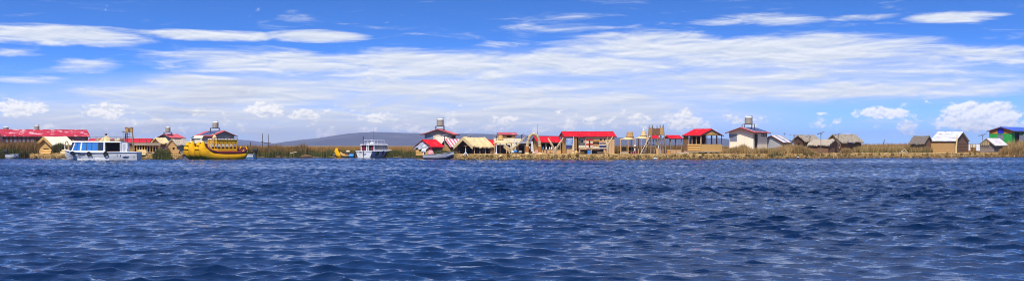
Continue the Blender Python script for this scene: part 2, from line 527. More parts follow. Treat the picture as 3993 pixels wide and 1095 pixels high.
def build_water():
    rng = np.random.default_rng(3)
    ny, nx = 1150, 640
    y = np.linspace(math.sqrt(7.0), math.sqrt(156.0), ny) ** 2
    k = np.linspace(-0.66, 0.66, nx)
    Yg, Kg = np.meshgrid(y, k, indexing='ij')
    Xg = Kg * (Yg + 6.0)
    H = np.zeros_like(Xg); DX = np.zeros_like(Xg); DY = np.zeros_like(Xg)
    # gusts: patches of rougher and calmer water
    g = np.zeros_like(Xg)
    for i in range(14):
        lam = rng.uniform(9, 45); th = rng.uniform(0, math.pi)
        g += np.sin((Xg * math.cos(th) * .6 + Yg * math.sin(th)) * 2 * math.pi / lam + rng.uniform(0, 6.28))
    gust = np.clip(1.0 + 0.11 * g, 0.6, 1.5)
    dyl = 2 * np.sqrt(Yg) * (math.sqrt(156.0) - math.sqrt(7.0)) / ny        # local mesh spacing, waves too short for it are left to the ripple texture
    nw = 110
    for i in range(nw):
        lam = 0.16 * (2.3 / 0.16) ** (i / (nw - 1)) * rng.uniform(.93, 1.07)
        th = R(-90 - 14) + rng.normal(0, R(34))   # wind waves run towards the camera, a little to the left
        kk = 2 * math.pi / lam
        steep = 0.040 * (1.0 if lam > .5 else .8) * math.exp(-((math.log(lam / .44)) / 1.0) ** 2) * WS
        amp = steep / kk * rng.uniform(.6, 1.4)
        ph = kk * (Xg * math.cos(th) + Yg * math.sin(th)) + rng.uniform(0, 6.28)
        fade = np.clip(lam / (2.2 * dyl) - 0.7, 0, 1) * gust
        cph = np.cos(ph); sph = np.sin(ph)
        H += amp * fade * cph
        DX -= amp * fade * math.cos(th) * sph * 1.55
        DY -= amp * fade * math.sin(th) * sph * 1.55
    V = np.stack([Xg + DX, Yg + DY, H], -1).reshape(-1, 3)
    idx = np.arange(ny * nx).reshape(ny, nx)
    a, b, c, d = idx[:-1, :-1].ravel(), idx[:-1, 1:].ravel(), idx[1:, 1:].ravel(), idx[1:, :-1].ravel()
    T = np.concatenate([np.stack([a, b, c], 1), np.stack([a, c, d], 1)])
    big = np.array([(-30000, -300, -.42), (30000, -300, -.42), (30000, 30000, -.42), (-30000, 30000, -.42)], float)
    n0 = len(V)
    V = np.concatenate([V, big]); T = np.concatenate([T, [[n0, n0 + 1, n0 + 2], [n0, n0 + 2, n0 + 3]]])
    m = bpy.data.materials.new('lake_water')
    m.use_nodes = True
    t = m.node_tree
    bs = t.nodes['Principled BSDF']
    bs.inputs['Base Color'].default_value = WB + (1,)
    bs.inputs['Roughness'].default_value = WR
    bs.inputs['IOR'].default_value = 1.333
    bs.inputs['Specular IOR Level'].default_value = .5
    tc = t.nodes.new('ShaderNodeTexCoord')
    mp = t.nodes.new('ShaderNodeMapping')
    mp.inputs['Rotation'].default_value = (0, 0, R(14))
    mp.inputs['Scale'].default_value = (.55, 1.2, 1)
    t.links.new(tc.outputs['Object'], mp.inputs[0])
    vec = X(t, mp.outputs[0])
    n1 = noise(t, vec, 7.0, 4.0, .62, .4)
    n2 = noise(t, vec, 2.0, 3.0, .55, .3)
    b = t.nodes.new('ShaderNodeBump')
    b.inputs['Strength'].default_value = 1.0
    b.inputs['Distance'].default_value = WD
    t.links.new((n1 * .55 + n2 * 1.1).k, b.inputs['Height'])
    t.links.new(b.outputs[0], bs.inputs['Normal'])
    o = bulk('water', V, T, None, m, kind='structure')
    o.data.polygons.foreach_set('use_smooth', [True] * len(o.data.polygons))
    setp(o, 'wind ruffled deep blue lake water')
    return o


build_water()


# ------------------------------------------------------------------ distant hills
def build_hill(name, label, prof, Y, depth, seed):
    """ridge line given by its skyline; slopes fall towards and away from the lake"""
    px = np.array([q[0] for q in prof], float); py = np.array([q[1] for q in prof], float)
    n, mrow = 260, 26
    mb = MB()
    xs = np.linspace(px[0], px[-1], n)
    hs = np.interp(xs, px, py)
    def fn(u, v):
        i = min(n - 1, int(u * (n - 1)))
        top = gz(hs[i], Y)
        x0 = gx(xs[i], Y)
        yy = Y + (v - .5) * depth
        prof_v = math.sin(math.pi * v) ** .8 if 0 < v < 1 else 0
        q = Vector((x0 * .0016, yy * .0016, seed))
        rough = (mnoise.fractal(q, 1.0, 2.0, 6) * .30 + mnoise.fractal(q * 6, 1.0, 2.0, 4) * .09)
        e = 1 - abs(2 * v - 1)
        z = top * prof_v * (1 + rough * (1 - e ** 3)) + top * .02 * mnoise.noise(q * 40)
        return (x0 * (yy / Y) if False else x0, yy, max(-1.0, z) if 0 < v < 1 else -1.5)
    mb.grid(fn, n - 1, mrow)
    m = mat('hill_soil', (.055, .045, .045), (.022, .026, .03), 1.0, .004, 0, blotch=((.10, .08, .07), .0022, .55), detail=7)
    o = mb.build(name, m, smooth=True)
    setp(o, label, kind='structure')
    return o


HILLY = 5200
build_hill('hill', 'long brown hill beyond the marsh', [(1140, 571), (1175, 567), (1200, 556), (1235, 544), (1275, 541), (1330, 533), (1400, 523), (1450, 518), (1500, 517.5), (1600, 519), (1750, 520), (1900, 522), (2000, 525), (2120, 528), (2230, 531),
            (2330, 534), (2420, 539), (2500, 543), (2580, 541), (2680, 540), (2760, 540), (2815, 546), (2845, 553), (2900, 562), (2960, 568), (3000, 571)], HILLY, 2300, 1.7)
build_hill('hill', 'low blue hill far behind the yellow reed catamaran', [(780, 571), (830, 560), (880, 547), (905, 544), (940, 547), (975, 554), (1005, 562), (1040, 571)], HILLY + 700, 1500, 5.2)
build_hill('hill', 'faint low rise on the far shore behind the twin poles', [(1000, 570), (1040, 567.5), (1085, 566), (1110, 567), (1150, 565), (1190, 568), (1230, 570)], HILLY - 900, 900, 8.2)


# ------------------------------------------------------------------ reed islands and marsh
VC_REED = vcol_mat('reed_blades', trans=.25)
VC_STRAW = vcol_mat('cut_straw', trans=.1)
PAL = {
    'green': [(.09, .105, .028), (.13, .13, .035), (.07, .08, .022), (.17, .145, .045)],
    'brown': [(.27, .145, .042), (.34, .19, .06), (.20, .10, .032), (.30, .19, .075)],
    'orange': [(.42, .22, .06), (.36, .17, .042), (.46, .27, .085)],
    'dark': [(.085, .065, .024), (.055, .045, .018), (.13, .085, .03)],
    'straw': [(.55, .37, .14), (.47, .30, .10), (.60, .43, .18), (.36, .21, .07)],
    'dry': [(.52, .36, .14), (.40, .24, .08), (.60, .43, .19), (.30, .17, .055)],
}


def blades(n, x, y, z, h, w, lean, lowpal, toppal):
    """n bent blades, each three vertices up one side; colours run from the foot's tint to the tip's"""
    ang = NPR.uniform(0, 2 * math.pi, n)
    la = NPR.uniform(0, 2 * math.pi, n); ln = np.abs(NPR.normal(0, lean, n)) * h
    dx, dy = np.cos(ang) * w / 2, np.sin(ang) * w / 2
    lx, ly = np.cos(la) * ln, np.sin(la) * ln
    b = np.stack([x, y, z], 1)
    side = np.stack([dx, dy, 0 * dx], 1)
    mid = b + np.stack([lx * .3, ly * .3, h * .55], 1)
    tip = b + np.stack([lx, ly, h], 1)
    V = np.stack([b - side, b + side, mid - side * .8, mid + side * .8, tip], 1).reshape(-1, 3)
    o = np.arange(n)[:, None] * 5
    T = np.concatenate([o + [0, 1, 3], o + [0, 3, 2], o + [2, 3, 4]])
    lp, tp = np.array(PAL[lowpal]), np.array(PAL[toppal])
    k = NPR.uniform(.7, 1.25, (n, 1)) * (1 + .35 * np.array([mnoise.noise(Vector((p * .55, q * .55, 2.2))) + .6 * mnoise.noise(Vector((p * 1.6, q * 1.6, 5.2))) for p, q in zip(x, y)]))[:, None]
    lc = lp[NPR.integers(0, len(lp), n)] * k; tcl = tp[NPR.integers(0, len(tp), n)] * k
    C = np.stack([lc, lc, lc * .45 + tcl * .55, lc * .45 + tcl * .55, tcl], 1).reshape(-1, 3)
    return V, T, C


class Soup:
    def __init__(s): s.V, s.T, s.C, s.n = [], [], [], 0
    def add(s, V, T, C):
        s.V.append(V); s.T.append(T + s.n); s.C.append(C); s.n += len(V)
    def build(s, name, label, m, parent=None):
        o = bulk(name, np.concatenate(s.V), np.concatenate(s.T), np.concatenate(s.C), m, parent)
        if label: o['label'] = label
        return o


def clumpy(px, d=None):
    d = px * 0 if d is None else d
    return np.array([mnoise.noise(Vector((q * .017, 3.3, e * .5))) * .75 + mnoise.noise(Vector((q * .07, 7.7, e))) * .6 + mnoise.noise(Vector((q * .25, 1.7, e * 2))) * .35 for q, e in zip(px, d)])


def reed_patch(sp, px0, px1, d0, d1, h, n, low, top, w=.05, lean=.12, var=.25, z0=.0, taper=0.0):
    """blades standing between d0 and d1 metres behind the shore line, over photo columns px0-px1"""
    px = NPR.uniform(px0, px1, n)
    d = d0 + (d1 - d0) * NPR.uniform(0, 1, n)
    Y = np.interp(px, [q[0] for q in SHORE], [q[1] for q in SHORE]) + d
    x = (px - CX) / F * Y
    cl = clumpy(px, d)
    hh = h * (1 + var * cl) * NPR.uniform(.62, 1.1, n)
    if taper:
        e = np.minimum(px - px0, px1 - px) / (px1 - px0) * 2
        hh = hh * (1 - taper * (1 - np.sqrt(np.clip(e, 0, 1))))
    sp.add(*blades(n, x, Y, np.full(n, z0), hh, w * NPR.uniform(.6, 1.3, n), lean, low, top))


def build_ground(name, label, px0, px1, back, top, m, seed):
    mb = MB()
    cols = int((px1 - px0) / 5)
    prof = [(-.28, -.5), (-.2, -.05), (-.06, .14), (.05, .30), (.22, .42), (.55, .50), (1.2, .52), (2.5, .5), (5, .52), (9, .5), (15, .5), (back, .45), (back + 1.0, -.5)]
    def fn(u, v):
        px = px0 + (px1 - px0) * u
        j = int(round(v * (len(prof) - 1)))
        d, z = prof[j]
        edge = min(1, min(u, 1 - u) * 14)
        q = Vector((px * .06, j * .9, seed))
        lowf = mnoise.noise(Vector((px * .028, 1.1, seed))) + .6 * mnoise.noise(Vector((px * .11, 4.1, seed)))
        Y = shore(px) + d + (mnoise.noise(q) * .28 + mnoise.noise(q * 3) * .13 - lowf * .45 if j < 6 else 0) + (1 - edge) * 3
        z = z * (top / .5) if z > 0 else z
        if 1 <= j < 12: z += (mnoise.noise(q * 2.1) * .09 + mnoise.noise(q * 5.0) * .07) * (1 if j < 7 else .5)
        if 2 <= j < 7: z += lowf * .16
        z = z * edge if z > 0 else z
        return (gx(px, Y), Y, z)
    mb.grid(fn, cols, len(prof) - 1)
    o = mb.build(name, m, smooth=False)
    return setp(o, label, kind='structure')


MK('mat_straw', (.54, .37, .14), (.26, .15, .05), .95, 2.5, .9, detail=9, blotch=((.66, .50, .24), 1.3, .56))
def wet_line(m):
    """soaked, rotten reed just above the water is dark brown"""
    t = m.node_tree; bs = t.nodes['Principled BSDF']
    src = X(t, bs.inputs['Base Color'].links[0].from_socket)
    tc = t.nodes.new('ShaderNodeTexCoord'); sep = t.nodes.new('ShaderNodeSeparateXYZ'); t.links.new(tc.outputs['Object'], sep.inputs[0])
    n = noise(t, X(t, tc.outputs['Object']), .9, 5.0, .65)
    f = (X(t, sep.outputs[2]) + n * .5).ss(.38, .68)
    t.links.new(mixc(t, f, (.045, .026, .014), src).k, bs.inputs['Base Color'])
wet_line(K['mat_straw'])
MK('mud_bank', (.16, .105, .05), (.09, .06, .028), .95, 2.5, .6)
build_ground('island_ground', 'cut reed ground of the island on the left', 95, 720, 30, .46, K['mat_straw'], 1.0)
build_ground('island_ground', 'cut reed ground of the long island in the middle and right', 1755, 4500, 45, .52, K['mat_straw'], 4.0)
build_ground('marsh_ground', 'wet bank under the reeds at the far left', -700, 112, 25, .12, K['mud_bank'], 2.0)
build_ground('marsh_ground', 'wet bank under the reeds between the two islands', 900, 1775, 40, .12, K['mud_bank'], 3.0)
far_m = mat('marsh_far', (.30, .17, .055), (.17, .11, .04), 1.0, .15, .6, detail=8)
mb = MB()
def fn(u, v):
    Y = 172 + (u ** 2) * 1700
    xx = (v - .5) * (1.5 * Y + 120)
    e = 0 if u == 0 else 1
    return (xx, Y, (.95 + .35 * mnoise.noise(Vector((xx * .08, Y * .05, 0))) + .25 * mnoise.noise(Vector((xx * .5, Y * .3, 4))) if e else .1))
mb.grid(fn, 60, 420)
setp(mb.build('marsh', far_m, None), 'brown reed marsh stretching away behind the islands', kind='structure')

sp = Soup()          # reeds between the islands
reed_patch(sp, 905, 1780, .1, 2.2, 1.02, 15000, 'green', 'green', .06, .16, .35)
reed_patch(sp, 905, 1700, 1.5, 9, 1.42, 22000, 'green', 'orange', .055, .10, .22)
reed_patch(sp, 905, 1200, .3, 5, 1.55, 9000, 'green', 'brown', .06, .16, .4)
reed_patch(sp, 960, 1780, 9, 26, 1.46, 22000, 'brown', 'orange', .08, .07, .10)
sp.build('reed_bed', 'green and rust reed bed between the two islands', VC_REED)
sp = Soup()          # far left reeds
reed_patch(sp, -250, 150, .2, 6, 2.05, 17000, 'dark', 'brown', .06, .13, .3)
reed_patch(sp, -250, 112, -.4, 1.0, 1.25, 7000, 'dark', 'green', .06, .2, .3)
sp.build('reed_bed', 'tall dark olive reeds in front of the long red roofed hall', VC_REED)
sp = Soup()
reed_patch(sp, 202, 262, 1.6, 3.4, 1.65, 3800, 'dark', 'green', .055, .13, .3, .4, .5)
sp.build('reed_clump', 'dark green reed clump before the cream tent on the left', VC_REED)
sp = Soup()
reed_patch(sp, 596, 668, -1.6, .8, 1.35, 4200, 'green', 'green', .05, .28, .4, 0, .75)
reed_patch(sp, 640, 664, 0, 1.4, 1.7, 900, 'dark', 'brown', .05, .12, .3, 0, .5)
sp.build('reed_clump', 'round green reed bush left of the yellow catamaran', VC_REED)
sp = Soup()          # behind everything, mid and right
reed_patch(sp, 1780, 3420, 24, 46, 1.2, 24000, 'green', 'brown', .08, .10, .35, .3)
reed_patch(sp, 3330, 4300, 12, 40, 1.62, 26000, 'brown', 'orange', .08, .11, .22, .3)
reed_patch(sp, 3330, 3640, 6, 14, 1.25, 9000, 'green', 'dry', .06, .18, .35, .4)
reed_patch(sp, 2380, 2560, 9, 22, 1.15, 6000, 'dark', 'brown', .06, .12, .3, .4)
reed_patch(sp, 2560, 2680, 9, 22, 1.25, 5000, 'dark', 'brown', .06, .12, .3, .4)
sp.build('reed_bed', 'brown marsh reeds standing behind the huts of the long island', VC_REED)
sp = Soup()          # dry grass around the white house and grey house
reed_patch(sp, 2818, 2930, 2.2, 6.5, .95, 7500, 'brown', 'dry', .05, .25, .7, .45, .2)
reed_patch(sp, 2880, 2915, 3, 6.5, 1.35, 1500, 'dark', 'dry', .05, .22, .5, .45, .4)
reed_patch(sp, 2925, 3100, .6, 5.5, .85, 10500, 'brown', 'dry', .05, .28, .7, .4, .2)
reed_patch(sp, 3020, 3160, .3, 6, 1.35, 9500, 'brown', 'dry', .05, .26, .5, .35, .4)
reed_patch(sp, 3000, 3060, -.2, 1.6, 1.05, 2600, 'green', 'dry', .05, .25, .5, .2, .5)
sp.build('dry_grass', 'dry brown grass in front of the white house and the grey house', VC_REED)
sp = Soup()
reed_patch(sp, 3130, 3185, .0, 1.6, .85, 2600, 'green', 'dry', .045, .3, .6, .3, .6)
sp.build('dry_grass', 'low yellow green tuft at the shore left of the first thatched hut', VC_REED)
sp = Soup()
reed_patch(sp, 3278, 3322, .3, 1.8, 1.15, 2200, 'dark', 'dry', .045, .3, .4, .3, .7)
sp.build('dry_grass', 'olive grass tuft against the wall of the large thatched hut', VC_REED)
sp = Soup()
reed_patch(sp, 3900, 4160, -.3, 5, 2.05, 16000, 'brown', 'dry', .05, .26, .35, .1, .55)
reed_patch(sp, 3925, 4160, 3, 9, 2.6, 7000, 'brown', 'dry', .05, .24, .4, .3, .45)
sp.build('dry_grass', 'large rust brown reed bush at the right edge below the colourful house', VC_REED)


# --- ragged rim: lumps of root block and loose straw along the water
def build_rim(label, px0, px1, nl, ns, skip=()):
    sp = Soup()
    ico = np.array([(0, 0, 1), (.89, 0, .45), (.28, .85, .45), (-.72, .53, .45), (-.72, -.53, .45), (.28, -.85, .45), (.72, .53, -.45), (-.28, .85, -.45), (-.89, 0, -.45), (-.28, -.85, -.45), (.72, -.53, -.45), (0, 0, -1)])
    it = np.array([(0, 1, 2), (0, 2, 3), (0, 3, 4), (0, 4, 5), (0, 5, 1), (1, 6, 2), (2, 7, 3), (3, 8, 4), (4, 9, 5), (5, 10, 1), (2, 6, 7), (3, 7, 8), (4, 8, 9), (5, 9, 10), (1, 10, 6), (6, 11, 7), (7, 11, 8), (8, 11, 9), (9, 11, 10), (10, 11, 6)])
    cc = np.array(PAL['straw'] + PAL['dry'] + PAL['brown'])
    dk = np.array(PAL['dark'] + [(.05, .03, .016), (.10, .06, .028), (.16, .085, .03)])
    for i in range(nl):
        px = NPR.uniform(px0, px1)
        if any(a < px < b for a, b in skip): continue
        if mnoise.noise(Vector((px * .035, 0, 8.8))) < -.12 + NPR.uniform(-.2, .2): continue
        t = NPR.uniform(0, .75)
        d = -.34 + t * .95
        z = .0 + min(.46, t * .66) + NPR.uniform(-.06, .06)
        Y = shore(px) + d
        s = NPR.uniform(.05, .14)
        v = ico * NPR.uniform(.5, 1.4, (12, 1)) * np.array([s * NPR.uniform(.8, 1.7), s, s * NPR.uniform(.6, 1.3)]) + np.array([gx(px, Y), Y, z])
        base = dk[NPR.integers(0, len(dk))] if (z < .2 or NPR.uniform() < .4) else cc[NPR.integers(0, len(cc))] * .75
        sp.add(v, it, np.tile(base, (12, 1)) * NPR.uniform(.7, 1.15, (12, 1)))
    # straw tufts hanging over the edge in ragged curtains
    nt = nl * 12
    px = NPR.uniform(px0, px1, nt)
    cl = np.array([mnoise.noise(Vector((q * .05, 2.0, 1.0))) + .7 * mnoise.noise(Vector((q * .21, 2.0, 4.0))) for q in px])
    Ys = np.interp(px, [q[0] for q in SHORE], [q[1] for q in SHORE])
    t = NPR.uniform(0, 1, nt)
    Y = Ys - .38 + t * .7
    ztop = np.clip(.10 + t * .5 + cl * .16, .04, .75)
    ln = NPR.uniform(.15, .6, nt) * (1 + .7 * cl)
    xx = (px - CX) / F * Y
    p = np.stack([xx, Y, ztop], 1)
    an = NPR.normal(0, .7, nt)
    dr = np.stack([np.sin(an) * .7, -.35 * np.abs(np.cos(an)), -np.abs(np.cos(an))], 1) * ln[:, None]
    w = NPR.uniform(.015, .05, nt)[:, None] * np.stack([np.cos(an), 0 * an, np.sin(an)], 1)
    V = np.stack([p - w, p + w, p + dr], 1).reshape(-1, 3)
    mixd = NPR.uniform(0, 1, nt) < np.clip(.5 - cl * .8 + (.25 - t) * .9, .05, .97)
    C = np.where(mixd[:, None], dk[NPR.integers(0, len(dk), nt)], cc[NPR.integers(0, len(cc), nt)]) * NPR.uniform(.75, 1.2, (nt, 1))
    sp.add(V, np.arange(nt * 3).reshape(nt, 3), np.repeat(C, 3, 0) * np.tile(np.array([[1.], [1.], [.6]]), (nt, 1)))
    px = NPR.uniform(px0, px1, ns)
    keep = np.ones(ns, bool)
    for a, b in skip: keep &= ~((px > a) & (px < b))
    px = px[keep]; n = len(px)
    t = NPR.uniform(0, 1, n) ** 1.4
    Y = np.interp(px, [q[0] for q in SHORE], [q[1] for q in SHORE]) - .3 + t * 5.5
    z = np.clip((Y - np.interp(px, [q[0] for q in SHORE], [q[1] for q in SHORE]) + .32) * .8, 0.02, .54) + NPR.uniform(0, .08, n)
    L = NPR.uniform(.4, 1.2, n); an = NPR.normal(0, .55, n); up = NPR.normal(.0, .09, n)
    p = np.stack([(px - CX) / F * Y, Y, z], 1)
    dirv = np.stack([np.cos(an), np.sin(an) * .8, up], 1) * L[:, None]
    w = NPR.uniform(.012, .03, n)[:, None] * np.stack([-np.sin(an), np.cos(an), 0 * an + .6], 1)
    V = np.stack([p - dirv / 2 - w, p - dirv / 2 + w, p + dirv / 2], 1).reshape(-1, 3)
    T = np.arange(n * 3).reshape(n, 3)
    gold = np.array(PAL['straw'] + PAL['dry'][:3])
    C = np.repeat(gold[NPR.integers(0, len(gold), n)] * NPR.uniform(.5, 1.0, (n, 1)), 3, 0)
    sp.add(V, T, C)
    sp.build('straw_rim', label, VC_STRAW)


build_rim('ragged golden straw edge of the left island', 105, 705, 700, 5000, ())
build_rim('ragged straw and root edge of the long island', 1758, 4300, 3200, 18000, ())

sp = Soup()          # low tufts sprouting along the ragged rim
for k in range(110):
    p0 = RND.uniform(1775, 3900)
    wd = RND.uniform(4, 16)
    reed_patch(sp, p0, p0 + wd, -.25, RND.uniform(.3, 1.1), RND.uniform(.22, .6), int(50 + wd * 7), RND.choice(['green', 'dark', 'brown']), RND.choice(['dry', 'brown', 'green', 'dry']), .04, .35, .4, RND.uniform(.12, .38), .6)
sp.build('shore_grass', 'low tufts of grass along the ragged rim of the long island', VC_REED)


# ------------------------------------------------------------------ builders for houses and huts
class Face:
    """near corner of a building at photo column pc and depth Y; right face runs right and back, left face left and back"""
    def __init__(s, pc, Y, phi, base):
        s.x0, s.Y, s.p, s.base = gx(pc, Y), Y, R(phi), base
        s.d = {'R': (math.cos(s.p), math.sin(s.p)), 'L': (-math.sin(s.p), math.cos(s.p))}
    def t(s, f, px):
        k = (px - CX) / F; dx, dy = s.d[f]
        return (k * s.Y - s.x0) / (dx - k * dy)
    def z(s, f, t, py): return gz(py, s.Y + t * s.d[f][1]) - s.base


def wall_cells(mb, L, H, th, holes, f, off=0.0):
    """wall of one face with real openings; f = 'R' (along x at y=0) or 'L' (along y at x=0)"""
    xs = sorted({0, L} | {max(0, min(L, q)) for h in holes for q in h[:2]})
    zs = sorted({0, H} | {max(0, min(H, q)) for h in holes for q in h[2:4]})
    for i in range(len(xs) - 1):
        for j in range(len(zs) - 1):
            cx, cz = (xs[i] + xs[i + 1]) / 2, (zs[j] + zs[j + 1]) / 2
            if any(h[0] < cx < h[1] and h[2] < cz < h[3] for h in holes): continue
            if f == 'R': mb.box(xs[i], xs[i + 1], off, off + th, zs[j], zs[j + 1])
            else: mb.box(off, off + th, xs[i], xs[i + 1], zs[j], zs[j + 1])
    return mb


def fbox(f, t0, t1, d0, d1, z0, z1, mb=None):
    """box on a face: t along it, d inwards"""
    mb = mb or MB()
    return mb.box(t0, t1, d0, d1, z0, z1) if f == 'R' else mb.box(d0, d1, t0, t1, z0, z1)


def window(par, f, t0, t1, z0, z1, pane='glass_dark', frame='wood_dark', mull=1, d=.03):
    fr = MB(); w = .05
    fbox(f, t0, t1, d - .05, d + .04, z1 - w, z1, fr); fbox(f, t0, t1, d - .05, d + .04, z0, z0 + w, fr)
    for k in range(mull + 2):
        q = t0 + (t1 - t0 - w) * k / (mull + 1)
        fbox(f, q, q + w, d - .045, d + .035, z0 + w, z1 - w, fr)
    o = fr.build('window', frame, par)
    for k in range(mull + 1):
        a = t0 + (t1 - t0 - w) * k / (mull + 1) + w; b = t0 + (t1 - t0 - w) * (k + 1) / (mull + 1)
        fbox(f, a, b, d, d + .015, z0 + w, z1 - w).build('pane', pane, o)
    return o


def sheet_roof(par, A, B, H, rise, ridge, m, n, oe, og, corr=True, m2=None, th=.02, slopes=(0, 1), zoff=0.0):
    """pitched roof of n overlapping sheets on each slope"""
    Lr, Wd = (A, B) if ridge == 'x' else (B, A)
    run = Wd / 2
    T = (lambda a, b, z: (a, b, z)) if ridge == 'x' else (lambda a, b, z: (b, a, z))
    nrm = 1 / math.hypot(run, rise)
    for sgn in slopes:
        def pt(a, q, off=0.0):       # q 0 eave .. 1 ridge
            b = -oe + (run + oe) * q
            z = H + rise * b / run
            bb = b if sgn == 0 else Wd - b
            nb = -rise * nrm * off * (1 if sgn == 0 else -1)
            return T(a, bb + nb, z + run * nrm * off + .03 + zoff)
        w = (Lr + 2 * og) / n
        for i in range(n):
            a0 = -og + i * w; a1 = a0 + w * 1.02
            k = 13 if corr else 2
            lift = .012 * (i % 2) + RND.uniform(0, .006)
            mb = MB(); vs = []
            for q in (0, 1):
                for j in range(k):
                    o = lift + (.028 if (corr and j % 2) else 0.0)
                    vs.append(pt(a0 + (a1 - a0) * j / (k - 1), q, o))
            for q in (0, 1):
                for j in range(k):
                    o = lift + (.028 if (corr and j % 2) else 0.0) - th
                    vs.append(pt(a0 + (a1 - a0) * j / (k - 1), q, o))
            fs = []
            for j in range(k - 1):
                fs += [(j, j + 1, k + j + 1, k + j), (2 * k + j, 3 * k + j, 3 * k + j + 1, 2 * k + j + 1), (j, 2 * k + j, 2 * k + j + 1, j + 1), (k + j, k + j + 1, 3 * k + j + 1, 3 * k + j)]
            fs += [(0, k, 3 * k, 2 * k), (k - 1, 3 * k - 1, 4 * k - 1, 2 * k - 1)]
            mb.add(vs, fs)
            mm = m2[i % len(m2)] if m2 else m
            mb.build('roof_sheet', mm, par)
    return T


def thatch_roof(par, A, B, H, rise, ridge, m, oe, og, th=.14, sag=.05, seed=0, verge=None, slopes=(0, 1)):
    Lr, Wd = (A, B) if ridge == 'x' else (B, A)
    run = Wd / 2
    T = (lambda a, b, z: (a, b, z)) if ridge == 'x' else (lambda a, b, z: (b, a, z))
    for sgn in slopes:
        def fn(u, v, off=0.0):
            a = -og + (Lr + 2 * og) * u
            b = -oe + (run + oe) * v
            q = Vector((a * 1.7, b * 1.7 + sgn * 9, seed))
            z = H + rise * b / run - sag * math.sin(math.pi * u) * v + mnoise.noise(q) * .11 + mnoise.noise(q * 4) * .08 + off
            if v == 0: z -= abs(mnoise.noise(q * 6)) * .28
            bb = b if sgn == 0 else Wd - b
            return T(a + mnoise.noise(q * 3) * .05, bb, z + .05)
        mb = MB()
        nu, nv = 16, 7
        mb.grid(lambda u, v: fn(u, v, th), nu, nv)
        k = len(mb.v)
        mb.grid(lambda u, v: fn(u, v, 0), nu, nv)
        W = nv + 1
        for i in range(nu):
            for j in (0, nv): mb.f.append((i * W + j, (i + 1) * W + j, k + (i + 1) * W + j, k + i * W + j))
        for j in range(nv):
            for i in (0, nu): mb.f.append((i * W + j, i * W + j + 1, k + i * W + j + 1, k + i * W + j))
        mb.build('thatch_slope', m, par)
    mb = MB()
    n = 9
    mb.path([T(-og + (Lr + 2 * og) * i / n, run + .02, H + rise + th * .8 - sag * math.sin(math.pi * i / n)) for i in range(n + 1)], [.09 + .02 * (i % 2) for i in range(n + 1)], 6)
    mb.build('ridge_roll', m, par)
    if verge:
        for sgn in (0, 1):      # hanging reed fringe along the front verge, stalk by stalk
            for k in range(9):
                q0, q1 = k / 9, (k + .92) / 9
                def vp(q, dz):
                    b = -oe + (run + oe) * q
                    return T(-og - .05, b if sgn == 0 else Wd - b, H + rise * b / run + dz + .06)
                mb = MB(); mb.prism([vp(q0, .14), vp(q1, .14), vp(q1, -.26 - .06 * RND.random()), vp(q0, -.26 - .06 * RND.random())], Vector(T(-.05, 0, 0)))
                mb.build('reed_fringe', verge, par)


